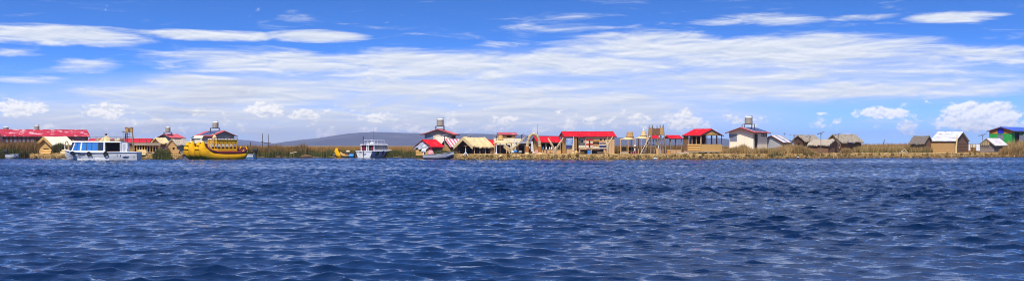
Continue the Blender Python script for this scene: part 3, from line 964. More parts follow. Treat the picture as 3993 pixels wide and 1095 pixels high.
def house(name, label, cat, pc, pl, pr, Y, phi, ye, ya, ridge='x', base=.5, wall='cream_wall', roof='red_sheet', openings=(), sheets=5, oe=.35, og=.35,
          group=None, A=None, B=None, style='sheet', wallR=None, wallL=None, gable=None, bands=None, walls=True, fascia='brown_fascia', verge=None, th=.1, seed=1, m2=None, corr=True):
    fc = Face(pc, Y, phi, base)
    A = A or fc.t('R', pr); B = B or fc.t('L', pl)
    o = thing(name, label, cat, (fc.x0, Y, base), R(phi), group)
    zc = gz(ye, Y) - base
    half = (B if ridge == 'x' else A) / 2
    ga = 'L' if ridge == 'x' else 'R'
    za = fc.z(ga, half, ya)
    # rows are those of the overhanging roof edge: find wall top H so that the edge comes out there
    rise = (za - zc) * half / (half + oe)
    H = za - rise
    holes = {'R': [], 'L': []}
    for q in openings:
        f, p0, p1, y0, y1 = q[:5]
        t0, t1 = sorted((fc.t(f, p0), fc.t(f, p1)))
        tm = (t0 + t1) / 2
        z1, z0 = fc.z(f, tm, y0), max(0.0, fc.z(f, tm, y1))
        holes[f].append((t0, t1, z0, min(z1, 9), q[5], q[6:]))
    if walls:
        wr, wl = wallR or wall, wallL or wall
        for f, L, mm in (('R', A, wr), ('L', B, wl)):
            if bands and f in bands:
                n = bands[f]
                for k in range(n):                        # rolled reed courses, one object each
                    z0, z1 = H * k / n, H * (k + 1) / n
                    hs = [h for h in holes[f] if h[2] < (z0 + z1) / 2 < h[3]]
                    segs, a = [], 0.0
                    for h in sorted(hs): segs.append((a, h[0])); a = h[1]
                    segs.append((a, L))
                    for a0, a1 in segs:
                        if a1 - a0 < .08: continue
                        mb = MB(); m_ = 6; vs = []
                        for e in (a0, a1):
                            for i in range(m_ + 1):
                                an = math.pi * i / m_
                                d = -.035 * math.sin(an) ; z = z0 + (z1 - z0) * (1 - math.cos(an)) / 2
                                vs.append((e, d, z) if f == 'R' else (d, e, z))
                            vs.append((e, th, z1) if f == 'R' else (th, e, z1)); vs.append((e, th, z0) if f == 'R' else (th, e, z0))
                        w_ = m_ + 3
                        fs = [(i, (i + 1) % w_, w_ + (i + 1) % w_, w_ + i) for i in range(w_)] + [tuple(range(w_)), tuple(range(w_, 2 * w_))]
                        mb.add(vs, fs).build('reed_course', mm, o)
            else:
                wall_cells(MB(), L, H, th, [h[:4] for h in holes[f]], f).build('wall', mm, o)
        MB().box(.0, A, B - th, B, 0, H - .01).build('wall', wall, o)
        MB().box(A - th, A, th + .002, B - th - .002, 0, H - .01).build('wall', wall, o)
        gm = gable or (wl if ga == 'L' else wr)
        if ridge == 'x':
            for xg in (0.0, A - th): MB().prism([(xg, .0, H + .002), (xg, B, H + .002), (xg, B / 2, H + rise)], (th, 0, 0)).build('gable_wall', gm, o)
        else:
            for yg in (0.0, B - th): MB().prism([(.0, yg, H + .002), (A, yg, H + .002), (A / 2, yg, H + rise)], (0, th, 0)).build('gable_wall', gm, o)
        for f in 'RL':
            for h in holes[f]:
                k = h[4]
                if k == 'window': window(o, f, h[0], h[1], h[2], h[3], *(h[5] or ('glass_dark',)))
                elif k == 'door':
                    dd = fbox(f, h[0], h[1], .05, .09, h[2], h[3]).build('door', h[5][0] if h[5] else 'wood_dark', o)
                    fbox(f, h[0] + .06, h[0] + .1, .01, .05, h[2] + .95, h[2] + 1.07).build('handle', 'steel', dd)
    if style == 'sheet':
        sheet_roof(o, A, B, H, rise, ridge, roof, sheets, oe, og, corr, m2)
        if fascia:
            Lr, Wd = (A, B) if ridge == 'x' else (B, A)
            T = (lambda a, b, z: (a, b, z)) if ridge == 'x' else (lambda a, b, z: (b, a, z))
            run = Wd / 2
            for sgn in (0, 1):
                e = lambda q: (-oe + (run + oe) * q)
                p0, p1 = e(0), e(1)
                b0, b1 = (p0, p1) if sgn == 0 else (Wd - p0, Wd - p1)
                z0, z1 = H + rise * p0 / run, H + rise * p1 / run
                MB().prism([T(-og - .03, b0, z0 + .01), T(-og - .03, b1, z1 + .01), T(-og - .03, b1, z1 - .11), T(-og - .03, b0, z0 - .11)], Vector(T(.026, 0, 0))).build('verge_board', fascia, o)
            MB().prism([T(-og, -oe - .03, H - rise * oe / run + .005), T(Lr + og, -oe - .03, H - rise * oe / run + .005), T(Lr + og, -oe - .03, H - rise * oe / run - .09), T(-og, -oe - .03, H - rise * oe / run - .09)], Vector(T(0, .026, 0))).build('eave_board', fascia, o)
        Lr, Wd = (A, B) if ridge == 'x' else (B, A)
        T = (lambda a, b, z: (a, b, z)) if ridge == 'x' else (lambda a, b, z: (b, a, z))
        MB().path([T(-og, Wd / 2, H + rise + .05), T(Lr + og, Wd / 2, H + rise + .05)], .045, 6).build('ridge_cap', m2[0] if m2 else roof, o)
    elif style == 'thatch':
        thatch_roof(o, A, B, H, rise, ridge, roof, oe, og, seed=seed, verge=verge)
    o_ctx = dict(o=o, fc=fc, A=A, B=B, H=H, rise=rise, ridge=ridge, oe=oe, og=og)
    return o_ctx


def roof_panel(ctx, slope, a0, a1, q0, q1, n, label=None):
    """solar collectors lying on a roof slope (0 = near right/left slope), side by side"""
    A, B, H, rise, ridge, oe = (ctx[k] for k in ('A', 'B', 'H', 'rise', 'ridge', 'oe'))
    Wd = B if ridge == 'x' else A
    run = Wd / 2
    T = (lambda a, b, z: (a, b, z)) if ridge == 'x' else (lambda a, b, z: (b, a, z))
    def p(a, q):
        b = -oe + (run + oe) * q
        return Vector(T(a, b if slope == 0 else Wd - b, H + rise * b / run + .10))
    M = ctx['o'].matrix_basis
    root = thing('solar_panel', label, 'solar panel', M @ p((a0 + a1) / 2, q0), ctx['o'].rotation_euler.z)
    org = p((a0 + a1) / 2, q0)
    for k in range(n):
        u0 = a0 + (a1 - a0) * k / n; u1 = a0 + (a1 - a0) * (k + .93) / n
        c = [p(u0, q0) - org, p(u1, q0) - org, p(u1, q1) - org, p(u0, q1) - org]
        MB().slab(*c, .04 if ridge == 'x' else -.04).build('panel', 'solar', root)
        fr = MB()
        for i in range(4): fr.tube(c[i], c[(i + 1) % 4], .035, n=4)
        fr.build('frame', 'solar_frame', root)


def tank(label, slabel, px0, px1, y_top, y_bot, sx0, sx1, y_base, Y, pipes=True, lift=0.0):
    """plastic rotary-moulded water tank on a steel stand"""
    s = F / Y
    x = gx((px0 + px1) / 2, Y); r = (px1 - px0) / s / 2
    zt, zb, z0 = gz(y_top, Y), gz(y_bot, Y), gz(y_base, Y)
    h = zt - zb
    st = thing('tank_stand', slabel, 'stand', (gx((sx0 + sx1) / 2, Y), Y, z0), R(12), 'steel stands under the water tanks')
    hw = (sx1 - sx0) / s / 2 * .86
    zp = zb - z0
    for i, j in ((-1, -1), (1, -1), (1, 1), (-1, 1)):
        MB().box(i * hw - .035, i * hw + .035, j * hw * .6 - .035, j * hw * .6 + .035, -.25, zp - .07).build('leg', 'dark_steel', st)
    fr = MB()
    for j in (-1, 1): fr.box(-hw - .04, hw + .04, j * hw * .6 - .04, j * hw * .6 + .04, zp - .07, zp - .005)
    for i in (-1, 0, 1): fr.box(i * hw - .04, i * hw + .04, -hw * .6 + .045, hw * .6 - .045, zp - .068, zp - .006)
    fr.build('platform_frame', 'dark_steel', st)
    t = thing('water_tank', label, 'water tank', (x, Y, zb), 0, 'plastic water tanks on the roofs')
    hb = h * .80
    prof = [(r * .97, 0.003)]
    for k in range(5):
        a = hb * k / 5; prof += [(r, a + hb * .03), (r, a + hb * .15), (r * .965, a + hb * .175)]
    MB().lathe(prof + [(r * .97, hb)], n=18).build('body', 'tank_plastic', t, smooth=False)
    lid = MB().lathe([(r * 1.0, hb + .002), (r * .96, hb + h * .06), (r * .75, hb + h * .13), (r * .45, hb + h * .17), (r * .3, hb + h * .18)], n=18).build('lid', 'tank_lid', t, smooth=True)
    MB().lathe([(r * .36, hb + h * .17), (r * .36, hb + h * .22), (r * .2, hb + h * .235)], n=12).build('cap', 'grey_paint', lid)
    if pipes:
        MB().path([(r * 1.08, -.1, -.3), (r * 1.12, -.1, h * .8), (r * 1.05, -.1, h * 1.05), (r * .6, -.1, h * 1.1)], .025, 5).build('pipe', 'dark_steel', t)
        MB().path([(-r * 1.2, 0, -.1), (-r * 1.25, 0, h * 1.05)], .015, 4).build('pipe', 'grey_paint', t)
    return t


def solar_pole(label, px, y_top, y_foot, Y, w=.62, tilt=18, lean=0.0, wy=.5, ry=0.0):
    z0, z1 = gz(y_foot, Y), gz(y_top, Y)
    t = thing('solar_panel', label, 'solar panel', (gx(px, Y), Y, z0), 0, 'solar panels on poles')
    h = z1 - z0
    MB().tube((lean, 0, -.1), (0, 0, h - .03), .045, .04, 6).build('pole', 'wood_grey', t)
    a = R(tilt); b = R(ry)
    M = Matrix.Rotation(b, 4, 'Z') @ Matrix.Rotation(-a, 4, 'Y')
    c = [M @ Vector((i * w, j * wy, 0)) + Vector((0, 0, h)) for i, j in ((-1, -1), (1, -1), (1, 1), (-1, 1))]
    MB().slab(*c, .035).build('panel', 'solar', t)
    fr = MB()
    for i in range(4): fr.tube(c[i], c[(i + 1) % 4], .03, n=4)
    fr.build('frame', 'solar_frame', t)
    MB().tube((0, 0, h - .25), tuple(M @ Vector((w * .5, 0, 0)) + Vector((0, 0, h))), .02, n=4).build('bracket', 'dark_steel', t)
    return t


# ------------------------------------------------------------------ houses, left to right
c = house('long_hall', 'long hall with worn red sheet roof and barred windows at the far left', 'hall', 12, None, 343, 158, 33, 531.5, 505.5, 'x', .45, 'brown_fascia', 'red_worn',
      [('R', a, b, 533.5, 538.5, 'window', 'far_white', 'maroon', 0) for a, b in ((20, 33), (37, 48), (52, 66), (70, 82), (86, 99), (103, 114), (146, 160), (210, 224))] +
      [('R', a, b, 540.5, 556, 'window', 'glass_grey', 'maroon', 0) for a, b in ((20, 33), (37, 48), (52, 66), (70, 82), (86, 99), (103, 114), (118, 134))] + [('R', 140, 170, 541, 580, 'door', 'interior_shade')],  # the door is a dark slab standing for the shaded opening
      sheets=9, oe=.2, og=.3, B=4.6)
tank('half hidden water tank behind the left end of the long red roof', 'steel stand hidden behind the left end of the long red roof', 13, 33, 494, 508, 10, 36, 514, 176, False)
tank('water tank rising behind the middle of the long red roof', 'steel stand behind the middle of the long red roof', 135, 153, 488, 505, 130, 158, 513, 176)
house('red_hall', 'low red roofed hall mostly hidden behind the passenger boat', 'hall', 345, None, 576, 176, 8, 557, 541, 'x', .45, 'reed_brown', 'red_sheet', [('R', 520, 540, 560, 575, 'window'), ('R', 380, 410, 560, 575, 'window')], sheets=8, B=4.2)
c = house('straw_tent', 'cream straw tent with a steep gable beside the dark reeds at left', 'tent', 208, 150, 284, 142.5, 40, 567, 537, 'x', .45, 'reed_cream', 'tarp_cream', [('L', 168, 190, 578, 600, 'opening')], style='thatch', wallL='reed_gold', oe=.3, og=.25, verge='reed_gold', seed=3)
MB().grid(lambda u, v: (c['A'] + .06 + .04 * math.sin(v * 26), -.3 + v * .9, c['H'] * .25 + u * (c['H'] + .35)), 4, 24).build('side_curtain', 'thatch_pale', c['o'], label='pale hanging reed curtain at the end of the tent')
house('straw_hut', 'small straw hut with sloping cream roof left of the pink roofed house', 'hut', 626, 595, 656, 150, 45, 562, 541, 'x', .45, 'reed_brown', 'reed_cream', style='thatch', oe=.3, og=.2, seed=4)
house('roof_house', 'grey walled house with pink red roof under the small water tank', 'house', 673, 619, 712, 166, 44, 538.5, 523.5, 'x', .45, 'grey_wall', 'red_pink', [('L', 628, 644, 541, 548.5, 'window'), ('R', 690, 702, 545, 560, 'window')], sheets=5, oe=.4, og=.4, wallL='beige_wall')
tank('water tank on the pink roofed grey house', 'steel stand on the pink roofed grey house', 646, 664, 494, 515, 638, 671, 526, 167)
house('straw_hut', 'straw hut with tan gable and pale roof just left of the yellow catamaran', 'hut', 690, 658, 735, 146, 48, 569, 547, 'x', .45, 'thatch_pale', 'thatch_pale', [('L', 672, 681, 575, 600, 'opening')], style='thatch', wallL='reed_tan', oe=.3, og=.2, seed=5)
house('tarp_shelter', 'small shelter of cream tarpaulin between the two catamaran bows', 'shelter', 757, 750, 786, 140, 8, 540, 531, 'x', .45, 'tarp_cream', 'tarp_cream', [('R', 761, 778, 560, 596, 'opening')], sheets=2, oe=.15, og=.1, fascia=None, corr=False, B=1.8)
c = house('roof_house', 'beige house with red roof and dark solar sheet behind the yellow catamaran', 'house', 833, 764, 913, 150, 36, 531, 511, 'y', .45, 'beige_wall', 'red_pink', [('R', 852, 872, 540, 556, 'window')], sheets=5, oe=.4, og=.4)
roof_panel(c, 0, c['B'] * .12, c['B'] * .72, .12, .9, 3, 'dark solar collector on the left slope of the roof behind the catamaran')
tank('water tank on the house behind the yellow catamaran', 'tall steel stand on the house behind the yellow catamaran', 829, 851, 474, 498.5, 819, 859, 511, 152)
c = house('roof_house', 'beige gabled house with grey window and maroon roof above the striped tarp hut', 'house', 1762, 1656, 1777, 148, 78, 525.5, 504, 'x', .5, 'beige_wall', 'red_pink', [('L', 1656.5, 1690, 527, 550, 'window', 'glass_grey', 'grey_paint', 0), ('R', 1764, 1769, 529, 552, 'window'), ('R', 1770.5, 1775.5, 529, 540, 'window')], sheets=5, oe=.5, og=.45)
MB().box(-.012, -.002, c['B'] * .16, c['B'] * .60, 0, c['H'] * .86).build('wall_panel', 'cream_wall', c['o'])
tank('tall water tank on the house behind the red and striped huts', 'steel stand on the house behind the red and striped huts', 1704, 1729.5, 462, 491, 1697, 1734, 505, 149)
c = house('tarp_hut', 'reed hut with bright red roof and torn white tarp on its gable', 'hut', 1679, 1622, 1726, 131, 50, 574, 546, 'x', .35, 'reed_brown', 'red_bright', style='sheet', sheets=4, oe=.25, og=.2, wallL='reed_gold', bands={'L': 4}, fascia='maroon', gable='reed_brown')
def tarp(u, v):
    b = -.2 + (c['B'] + .4) * u
    half = c['B'] / 2
    top = c['H'] + c['rise'] * (1 - abs(b - half) / half) + .02
    bot = c['H'] * (.74 + .10 * math.sin(u * 17))
    z = bot + (top - bot) * v
    return (-.14 - .05 * math.sin(u * 31 + v * 9) - .05 * (1 - v), b, z)
MB().grid(tarp, 30, 8).build('gable_tarp', 'tarp_white', c['o'], label='crumpled white plastic tarp covering the gable')
MB().lathe([(.2, 0), (.24, .5), (.26, .52)], (c['A'] * .62, -.32, .12), 12).build('bucket_tmp', 'blue_plastic', c['o']).name = 'water_barrel'
c = house('tarp_hut', 'reed hut under a red and white striped tarp roof', 'hut', 1757, 1722, 1812, 134, 42, 573.5, 544, 'x', .4, 'reed_brown', 'striped_tarp', [('R', 1790, 1806, 578, 600, 'opening')], sheets=4, oe=.2, og=.2, wallL='reed_tan', bands={'L': 5}, fascia='maroon', corr=False)
c = house('straw_tent', 'open straw tent with thick cream reed mat roof and dark inside', 'tent', 1846, 1786, 1913, 126.5, 42, 575, 540, 'x', .5, 'reed_dark', 'reed_cream', [('L', 1792, 1841, 570, 604, 'opening'), ('R', 1852, 1862, 578, 602, 'opening'), ('R', 1866, 1880, 578, 602, 'opening'), ('R', 1895, 1904, 578, 602, 'opening')], style='thatch', oe=.35, og=.35, verge='reed_cream', seed=6)  # dark wall colour stands for the shade inside the open tent
for k in range(4): MB().tube((c['A'] * (.02 + .32 * k), -.12, 0), (c['A'] * (.02 + .32 * k), -.12, c['H'] + .1), .045, n=6).build('post', 'plank', c['o'])
house('tarp_hut', 'red tarp roofed hut half hidden behind the open straw tent', 'hut', 1886, 1852, 1935, 136, 35, 570, 547, 'x', .5, 'reed_brown', 'red_bright', sheets=4, oe=.25, og=.2, corr=False)
# two storey lookout
lo = house('lookout_house', 'small red topped lookout room raised on a cream walled block', 'house', 1948, None, 2010, 150, 6, 526, 518.5, 'x', gz(538, 150), 'reed_tan', 'red_pink', [('R', 1976, 1995, 528, 536.5, 'opening')], sheets=5, oe=.2, og=.25, B=2.2)
fl = lo['fc']; zl = gz(538, 150) - .5
for i, (a, b) in enumerate(((1924, 1950), (1950.6, 1976), (1976.6, 2004), (2004.6, 2034))):
    t0, t1 = fl.t('R', a), fl.t('R', b)
    MB().box(t0, t1, -.35, -.27, -zl, -.02 - .06 * (i % 2)).build('wall_panel', 'tarp_cream', lo['o'])
MB().box(fl.t('R', 1926), fl.t('R', 2032), -.26, 2.3, -zl, -.1).build('lower_storey', 'reed_tan', lo['o'])
# stall with the two red roofs
c = house('market_stall', 'open market stall with red roof and brown counter beside the reed arch', 'stall', 2098, 2077, 2184, 128, 15, 555, 533.5, 'x', .5, 'reed_dark', 'red_bright', [('R', 2101, 2126, 557, 605, 'opening'), ('R', 2129, 2151, 557, 605, 'opening'), ('R', 2155, 2181, 557, 605, 'opening')], sheets=6, oe=.3, og=.2, gable='reed_gold', wallL='reed_gold', corr=False)  # dark walls colour in the shaded inside of the stall
f_ = c['fc']
for a, b, m_ in ((2100, 2119, 'plank'), (2119.5, 2138, 'plank'), (2138.5, 2162, 'plank'), (2162.5, 2184, 'plank')):
    MB().box(f_.t('R', a), f_.t('R', b), -.35, -.30, .05, .62).build('counter_panel', m_, c['o'])
MB().box(0, c['A'], -.4, .0, .63, .68).build('counter_top', 'plank_pale', c['o'])
for px in (2097, 2127, 2152, 2184): MB().tube((f_.t('R', px), -.22, 0), (f_.t('R', px), -.22, c['H']), .04).build('post', 'wood_grey', c['o'])
# big craft shop
SH = house('craft_shop', 'long craft shop with bright red roof and textiles hung on its plank wall', 'shop', 2207, 2187, 2396, 126.5, 9, 533, 514.5, 'x', .5, 'plank', 'red_bright', [('R', 2250, 2257, 534, 596, 'opening')], sheets=9, oe=.14, og=.25, wallL='reed_gold', gable='reed_gold', corr=False)
for k in range(16):
    a = SH['A'] * k / 16
    MB().box(a + .01, a + .022, -.012, .0, 0, SH['H'] * .98).build('batten', 'reed_brown', SH['o'])
# kiosk on stilts
KB = gz(589, 130)
kc = house('kiosk', 'red roofed reed kiosk on stilts with open window band', 'kiosk', 2733, 2665, 2816, 130, 38, 528.5, 504, 'y', KB, 'reed_gold', 'red_bright', walls=False, sheets=5, oe=.22, og=.06, fascia='brown_fascia')
A, B, H, rz_ = kc['A'], kc['B'], kc['H'], kc['rise']
zs = kc['fc'].z('R', 0, 562)
o = kc['o']
for i in range(3):
    z0, z1 = zs * i / 3, zs * (i + 1) / 3
    for (f, L0, L1) in (('L', .0, B * .74),):
        mb = MB(); vs = []
        for e in (L0, L1):
            for k in range(7):
                an = math.pi * k / 6; vs.append((-.09 * math.sin(an), e, z0 + (z1 - z0) * (1 - math.cos(an)) / 2))
            vs += [(.08, e, z1), (.08, e, z0)]
        mb.add(vs, [(k, (k + 1) % 9, 9 + (k + 1) % 9, 9 + k) for k in range(9)] + [tuple(range(9)), tuple(range(9, 18))])
        mb.build('reed_course', 'reed_gold', o)
for k in range(4): MB().box(A * k / 4 + .006, A * (k + 1) / 4 - .006, .0, .07, 0, zs).build('wall_panel', 'reed_gold', o)
MB().box(A - .07, A, .072, B, 0, zs).build('wall_panel', 'reed_tan', o)
MB().box(.082, A - .072, B - .07, B, 0, zs).build('wall_panel', 'reed_tan', o)
MB().box(.0, .06, B * .76, B, 0, H).build('door_side', 'reed_brown', o)
for q in (.0, .28, .52, .76, .97): MB().box(A * q, A * q + .07, .005, .075, zs + .002, H).build('mullion', 'wood_dark', o)
for q in (0, .28, .52, .76, .97): MB().box(A * q, A * q + .07, B - .075, B - .005, zs + .002, H).build('mullion', 'wood_dark', o)
for q in (.26, .5, .72): MB().box(.0, .07, B * q, B * q + .07, zs + .002, H).build('mullion', 'plank', o)
for q in (.3, .6, .95): MB().box(A - .075, A - .005, B * q, B * q + .07, zs + .002, H).build('mullion', 'wood_dark', o)
MB().box(A * .30, A * .33, B * .12, B - .08, .0, H).build('inner_shade_panel', 'interior_shade', o)  # added dark partition, makes the inside behind the left windows look shaded
for x_, y_ in ((0.0, 0.0),): MB().box(-.03, .09, -.03, .09, zs, H).build('corner_post', 'plank', o)
MB().prism([(0, .0, H), (A * .5, .0, H), (A * .5, .0, H + rz_)], (0, .06, 0)).build('gable_wall', 'reed_gold', o)
MB().prism([(A * .505, .0, H), (A, .0, H), (A * .505, .0, H + rz_ * .99)], (0, .06, 0)).build('gable_wall', 'reed_tan', o)
MB().prism([(0, B - .06, H), (A, B - .06, H), (A * .5, B - .06, H + rz_)], (0, .06, 0)).build('gable_wall', 'reed_tan', o)
MB().box(-.25, A + .15, -.2, B + .1, -.12, -.02).build('floor', 'plank_pale', o)
for i in range(5):
    for j in range(4): MB().box(A * i / 4 - .06, A * i / 4 + .06, B * j / 3 - .06, B * j / 3 + .06, -KB + .4, -.12).build('stilt', 'wood_dark', o)
# white house
c = house('white_house', 'cream white house with red roof, solar sheets and dark doorway', 'house', 2940, 2843, 2992, 138, 58, 517.5, 498, 'x', .5, 'cream_wall', 'red_pink', [('L', 2844, 2874, 522.5, 552, 'window', 'glass_grey', 'grey_paint', 0), ('R', 2942, 2955, 521.5, 600, 'door', 'interior_shade'), ('R', 2967, 2991, 522, 533, 'window')], sheets=5, oe=.35, og=.55)
MB().box(-.006, .0, c['B'] * .385, c['B'] * .395, 0, c['H']).build('wall_joint', 'beige_wall', c['o'])
roof_panel(c, 0, c['A'] * .05, c['A'] * 1.0, .16, .88, 3, 'three black solar collectors on the white house roof')
tank('big water tank on the cream white house', 'steel stand on the cream white house', 2905, 2932, 454, 483.5, 2894, 2941, 499, 140)
house('grey_house', 'low grey gabled house with faded pink sheet roof right of the white house', 'house', 3052, 2967, 3088, 142, 55, 556.5, 528, 'x', .5, 'grey_wall', 'pale_sheet', [('R', 3062, 3080, 562, 580, 'window')], sheets=4, oe=.25, og=.25, m2=['pale_sheet', 'grey_sheet'])
# thatched huts
house('thatched_hut', 'grey thatched hut in the grass behind the first solar pole', 'hut', 3134, 3096, 3192, 155, 42, 553, 530, 'x', .5, 'reed_dark', 'thatch_grey', [('L', 3110, 3120, 558, 590, 'opening')], style='thatch', oe=.3, og=.25, seed=11)
house('thatched_hut', 'front thatched hut with pale roof and closed reed gable by the water', 'hut', 3231, 3155, 3272, 138, 58, 568, 548, 'y', .5, 'reed_brown', 'thatch_pale', [('R', 3247, 3251.5, 570, 602, 'door', 'reed_dark')], style='thatch', oe=.25, og=.2, seed=12)
c = house('thatched_hut', 'large thatched hut with ragged grey roof and dark brown wall', 'hut', 3279, 3226, 3358, 143, 40, 558, 528, 'x', .5, 'reed_brown', 'thatch_grey', style='thatch', oe=.3, og=.3, seed=13, wallL='reed_tan')
MB().slab((1.1, -.36, c['H'] - .2), (2.4, -.36, c['H'] - .24), (2.4, .1, c['H'] + .12), (1.1, .1, c['H'] + .16), .03).build('roof_patch', 'navy', c['o'], label='dark blue tarp patch at the eave')
house('thatched_hut', 'low dark thatched hut left of the white roofed hut', 'hut', 3604, 3550, 3636, 146, 52, 563, 534, 'y', .5, 'reed_brown', 'thatch_dark', [('R', 3607, 3620, 568, 602, 'door', 'wood_grey')], style='thatch', oe=.35, og=.15, seed=14)
c = house('reed_hut', 'tall banded reed hut with patched white metal roof', 'hut', 3723, 3631, 3776, 147, 58, 551, 515, 'y', .5, 'reed_brown', 'white_sheet', sheets=6, oe=.25, og=.2, wallL='reed_tan', wallR='reed_brown', bands={'L': 6, 'R': 8}, fascia=None)  # right gable gets a darker reed that paints in its shade
bt = MB().path([(-.18, -.18, 0), (-.16, -.2, .9), (-.05, -.28, 1.9), (.25, -.3, 2.75)], [.17, .13, .11, .05], 7).build('corner_bundle', 'reed_cream', c['o'])
c = house('plank_shed', 'small plank shed with faded pink metal roof and slatted gable', 'shed', 3877, 3820, 3924, 151, 48, 568, 540, 'x', .5, 'wood_grey', 'pale_sheet', sheets=5, oe=.25, og=.3, bands={'L': 7}, fascia='wood_grey', m2=['pale_sheet', 'white_sheet', 'pale_sheet'])
for k in range(5):
    b = c['B'] * (.30 + .13 * k); 
    z1 = c['H'] + c['rise'] * (1 - abs(b - c['B'] / 2) / (c['B'] / 2))
    MB().box(-.26, -.23, b, b + .13, c['H'] * .92, max(c['H'] * .95, z1 - .06)).build('slat', 'reed_cream', c['o'])
# colourful house
c = house('colourful_house', 'house with blue roof and orange, green and blue boards at the right edge', 'house', 3948, 3858, 4045, 172, 50, 511.5, 495.5, 'x', .5, 'green_paint', 'blue_sheet', [('L', 3891, 3911, 524, 552, 'window', 'glass_grey', 'grey_paint', 0), ('R', 3958, 3975, 516, 560, 'door', 'interior_shade')], sheets=6, oe=.35, og=.35, gable='orange_paint')
fc = c['fc']; zt = fc.z('L', c['B'] / 2, 521)
for a, b in ((3858, 3874), (3874.4, 3890)):
    pass
for a, b in ((3949, 3931), (3930.6, 3914.6), (3889, 3874), (3873.6, 3858)):
    t0, t1 = sorted((fc.t('L', a), fc.t('L', b)))
    MB().box(-.02, -.003, t0, t1, zt, c['H'] - .01).build('wall_board', 'orange_paint', c['o'])
t0, t1 = sorted((fc.t('L', 3891), fc.t('L', 3914)))
MB().box(-.05, -.022, t0, t1, zt + .05, c['H'] + c['rise'] * .85).build('wall_board', 'blue_paint', c['o'])
for a, b, y0 in ((3964, 3976, 527), (3977, 3988, 523), (3989, 4002, 517)):
    t0, t1 = fc.t('R', a), fc.t('R', b)
    MB().box(t0, t1, -.5, -.46, fc.z('R', t0, 560), fc.z('R', t0, y0)).build('leaning_sheet', 'grey_sheet' if y0 > 520 else 'white_sheet', c['o'])


# ------------------------------------------------------------------ boats
def hull(st, n=5):
    """skin over stations (x, half beam at chine, half beam at sheer, keel z, chine z, sheer z)"""
    mb = MB(); rings = []
    for x, bc, bs, zk, zc, zs in st:
        half = [(0, zk), (bc, zc), ((bc + bs) / 2 + .03, (zc + zs) / 2), (bs, zs)]
        rings.append([(x, b, z) for b, z in half[::-1]] + [(x, -b, z) for b, z in half[1:]])
    w = len(rings[0])
    for r in rings: mb.v += r
    for i in range(len(rings) - 1):
        for k in range(w - 1): mb.f.append((i * w + k, (i + 1) * w + k, (i + 1) * w + k + 1, i * w + k + 1))
    mb.f.append(tuple(range(w)))
    mb.f.append(tuple((len(rings) - 1) * w + k for k in range(w)))
    # inner deck
    for i in range(len(rings) - 1):
        mb.f.append((i * w, (i + 1) * w, (i + 1) * w + w - 1, i * w + w - 1))
    return mb


def text_mesh(body, size, m, parent, loc, rot, name='lettering', label=None):
    cu = bpy.data.curves.new(name, 'FONT')
    cu.body = body; cu.size = size; cu.extrude = .004; cu.resolution_u = 2
    tmp = bpy.data.objects.new('tmp_text', cu); COL.objects.link(tmp)
    dg = bpy.context.evaluated_depsgraph_get(); dg.update()
    me = bpy.data.meshes.new_from_object(tmp.evaluated_get(dg))
    bpy.data.objects.remove(tmp, do_unlink=True)
    me.materials.clear(); me.materials.append(K[m])
    o = bpy.data.objects.new(name, me); COL.objects.link(o)
    o.parent = parent; o.location = loc; o.rotation_euler = rot
    if label: o['label'] = label
    return o


def outboard(label, loc, rz, m='black', s=1.0):
    t = thing('outboard_motor', label, 'outboard motor', loc, rz)
    q = lambda w, l, z, dx=0: [(-.12 * s + dx - l * s, -w * s, z * s), (-.12 * s + dx + l * s, -w * s, z * s), (-.12 * s + dx + l * s, w * s, z * s), (-.12 * s + dx - l * s, w * s, z * s)]
    mb = MB()
    for a_, b_ in ((q(.08, .11, .2), q(.15, .2, .3)), (q(.15, .2, .3), q(.15, .2, .48)), (q(.15, .2, .48), q(.1, .14, .62, -.02))): mb.hexa(a_ + b_)
    mb.build('cowling', m, t)
    MB().tube((-.14 * s, 0, .25 * s), (-.14 * s, 0, -.45 * s), .07 * s, .05 * s, 6).build('shaft', m, t)
    MB().path([(-.02 * s, 0, .35 * s), (.3 * s, 0, .45 * s)], .025 * s, 5).build('tiller', 'black', t)
    MB().box(-.09 * s, .06 * s, -.1 * s, .1 * s, -.02 * s, .2 * s).build('clamp', 'dark_steel', t)
    return t


def tyre(par, c, ax, r=.2): return MB().torus(c, ax, r, .085, 14, 7).build('fender_tyre', 'rubber', par, True)


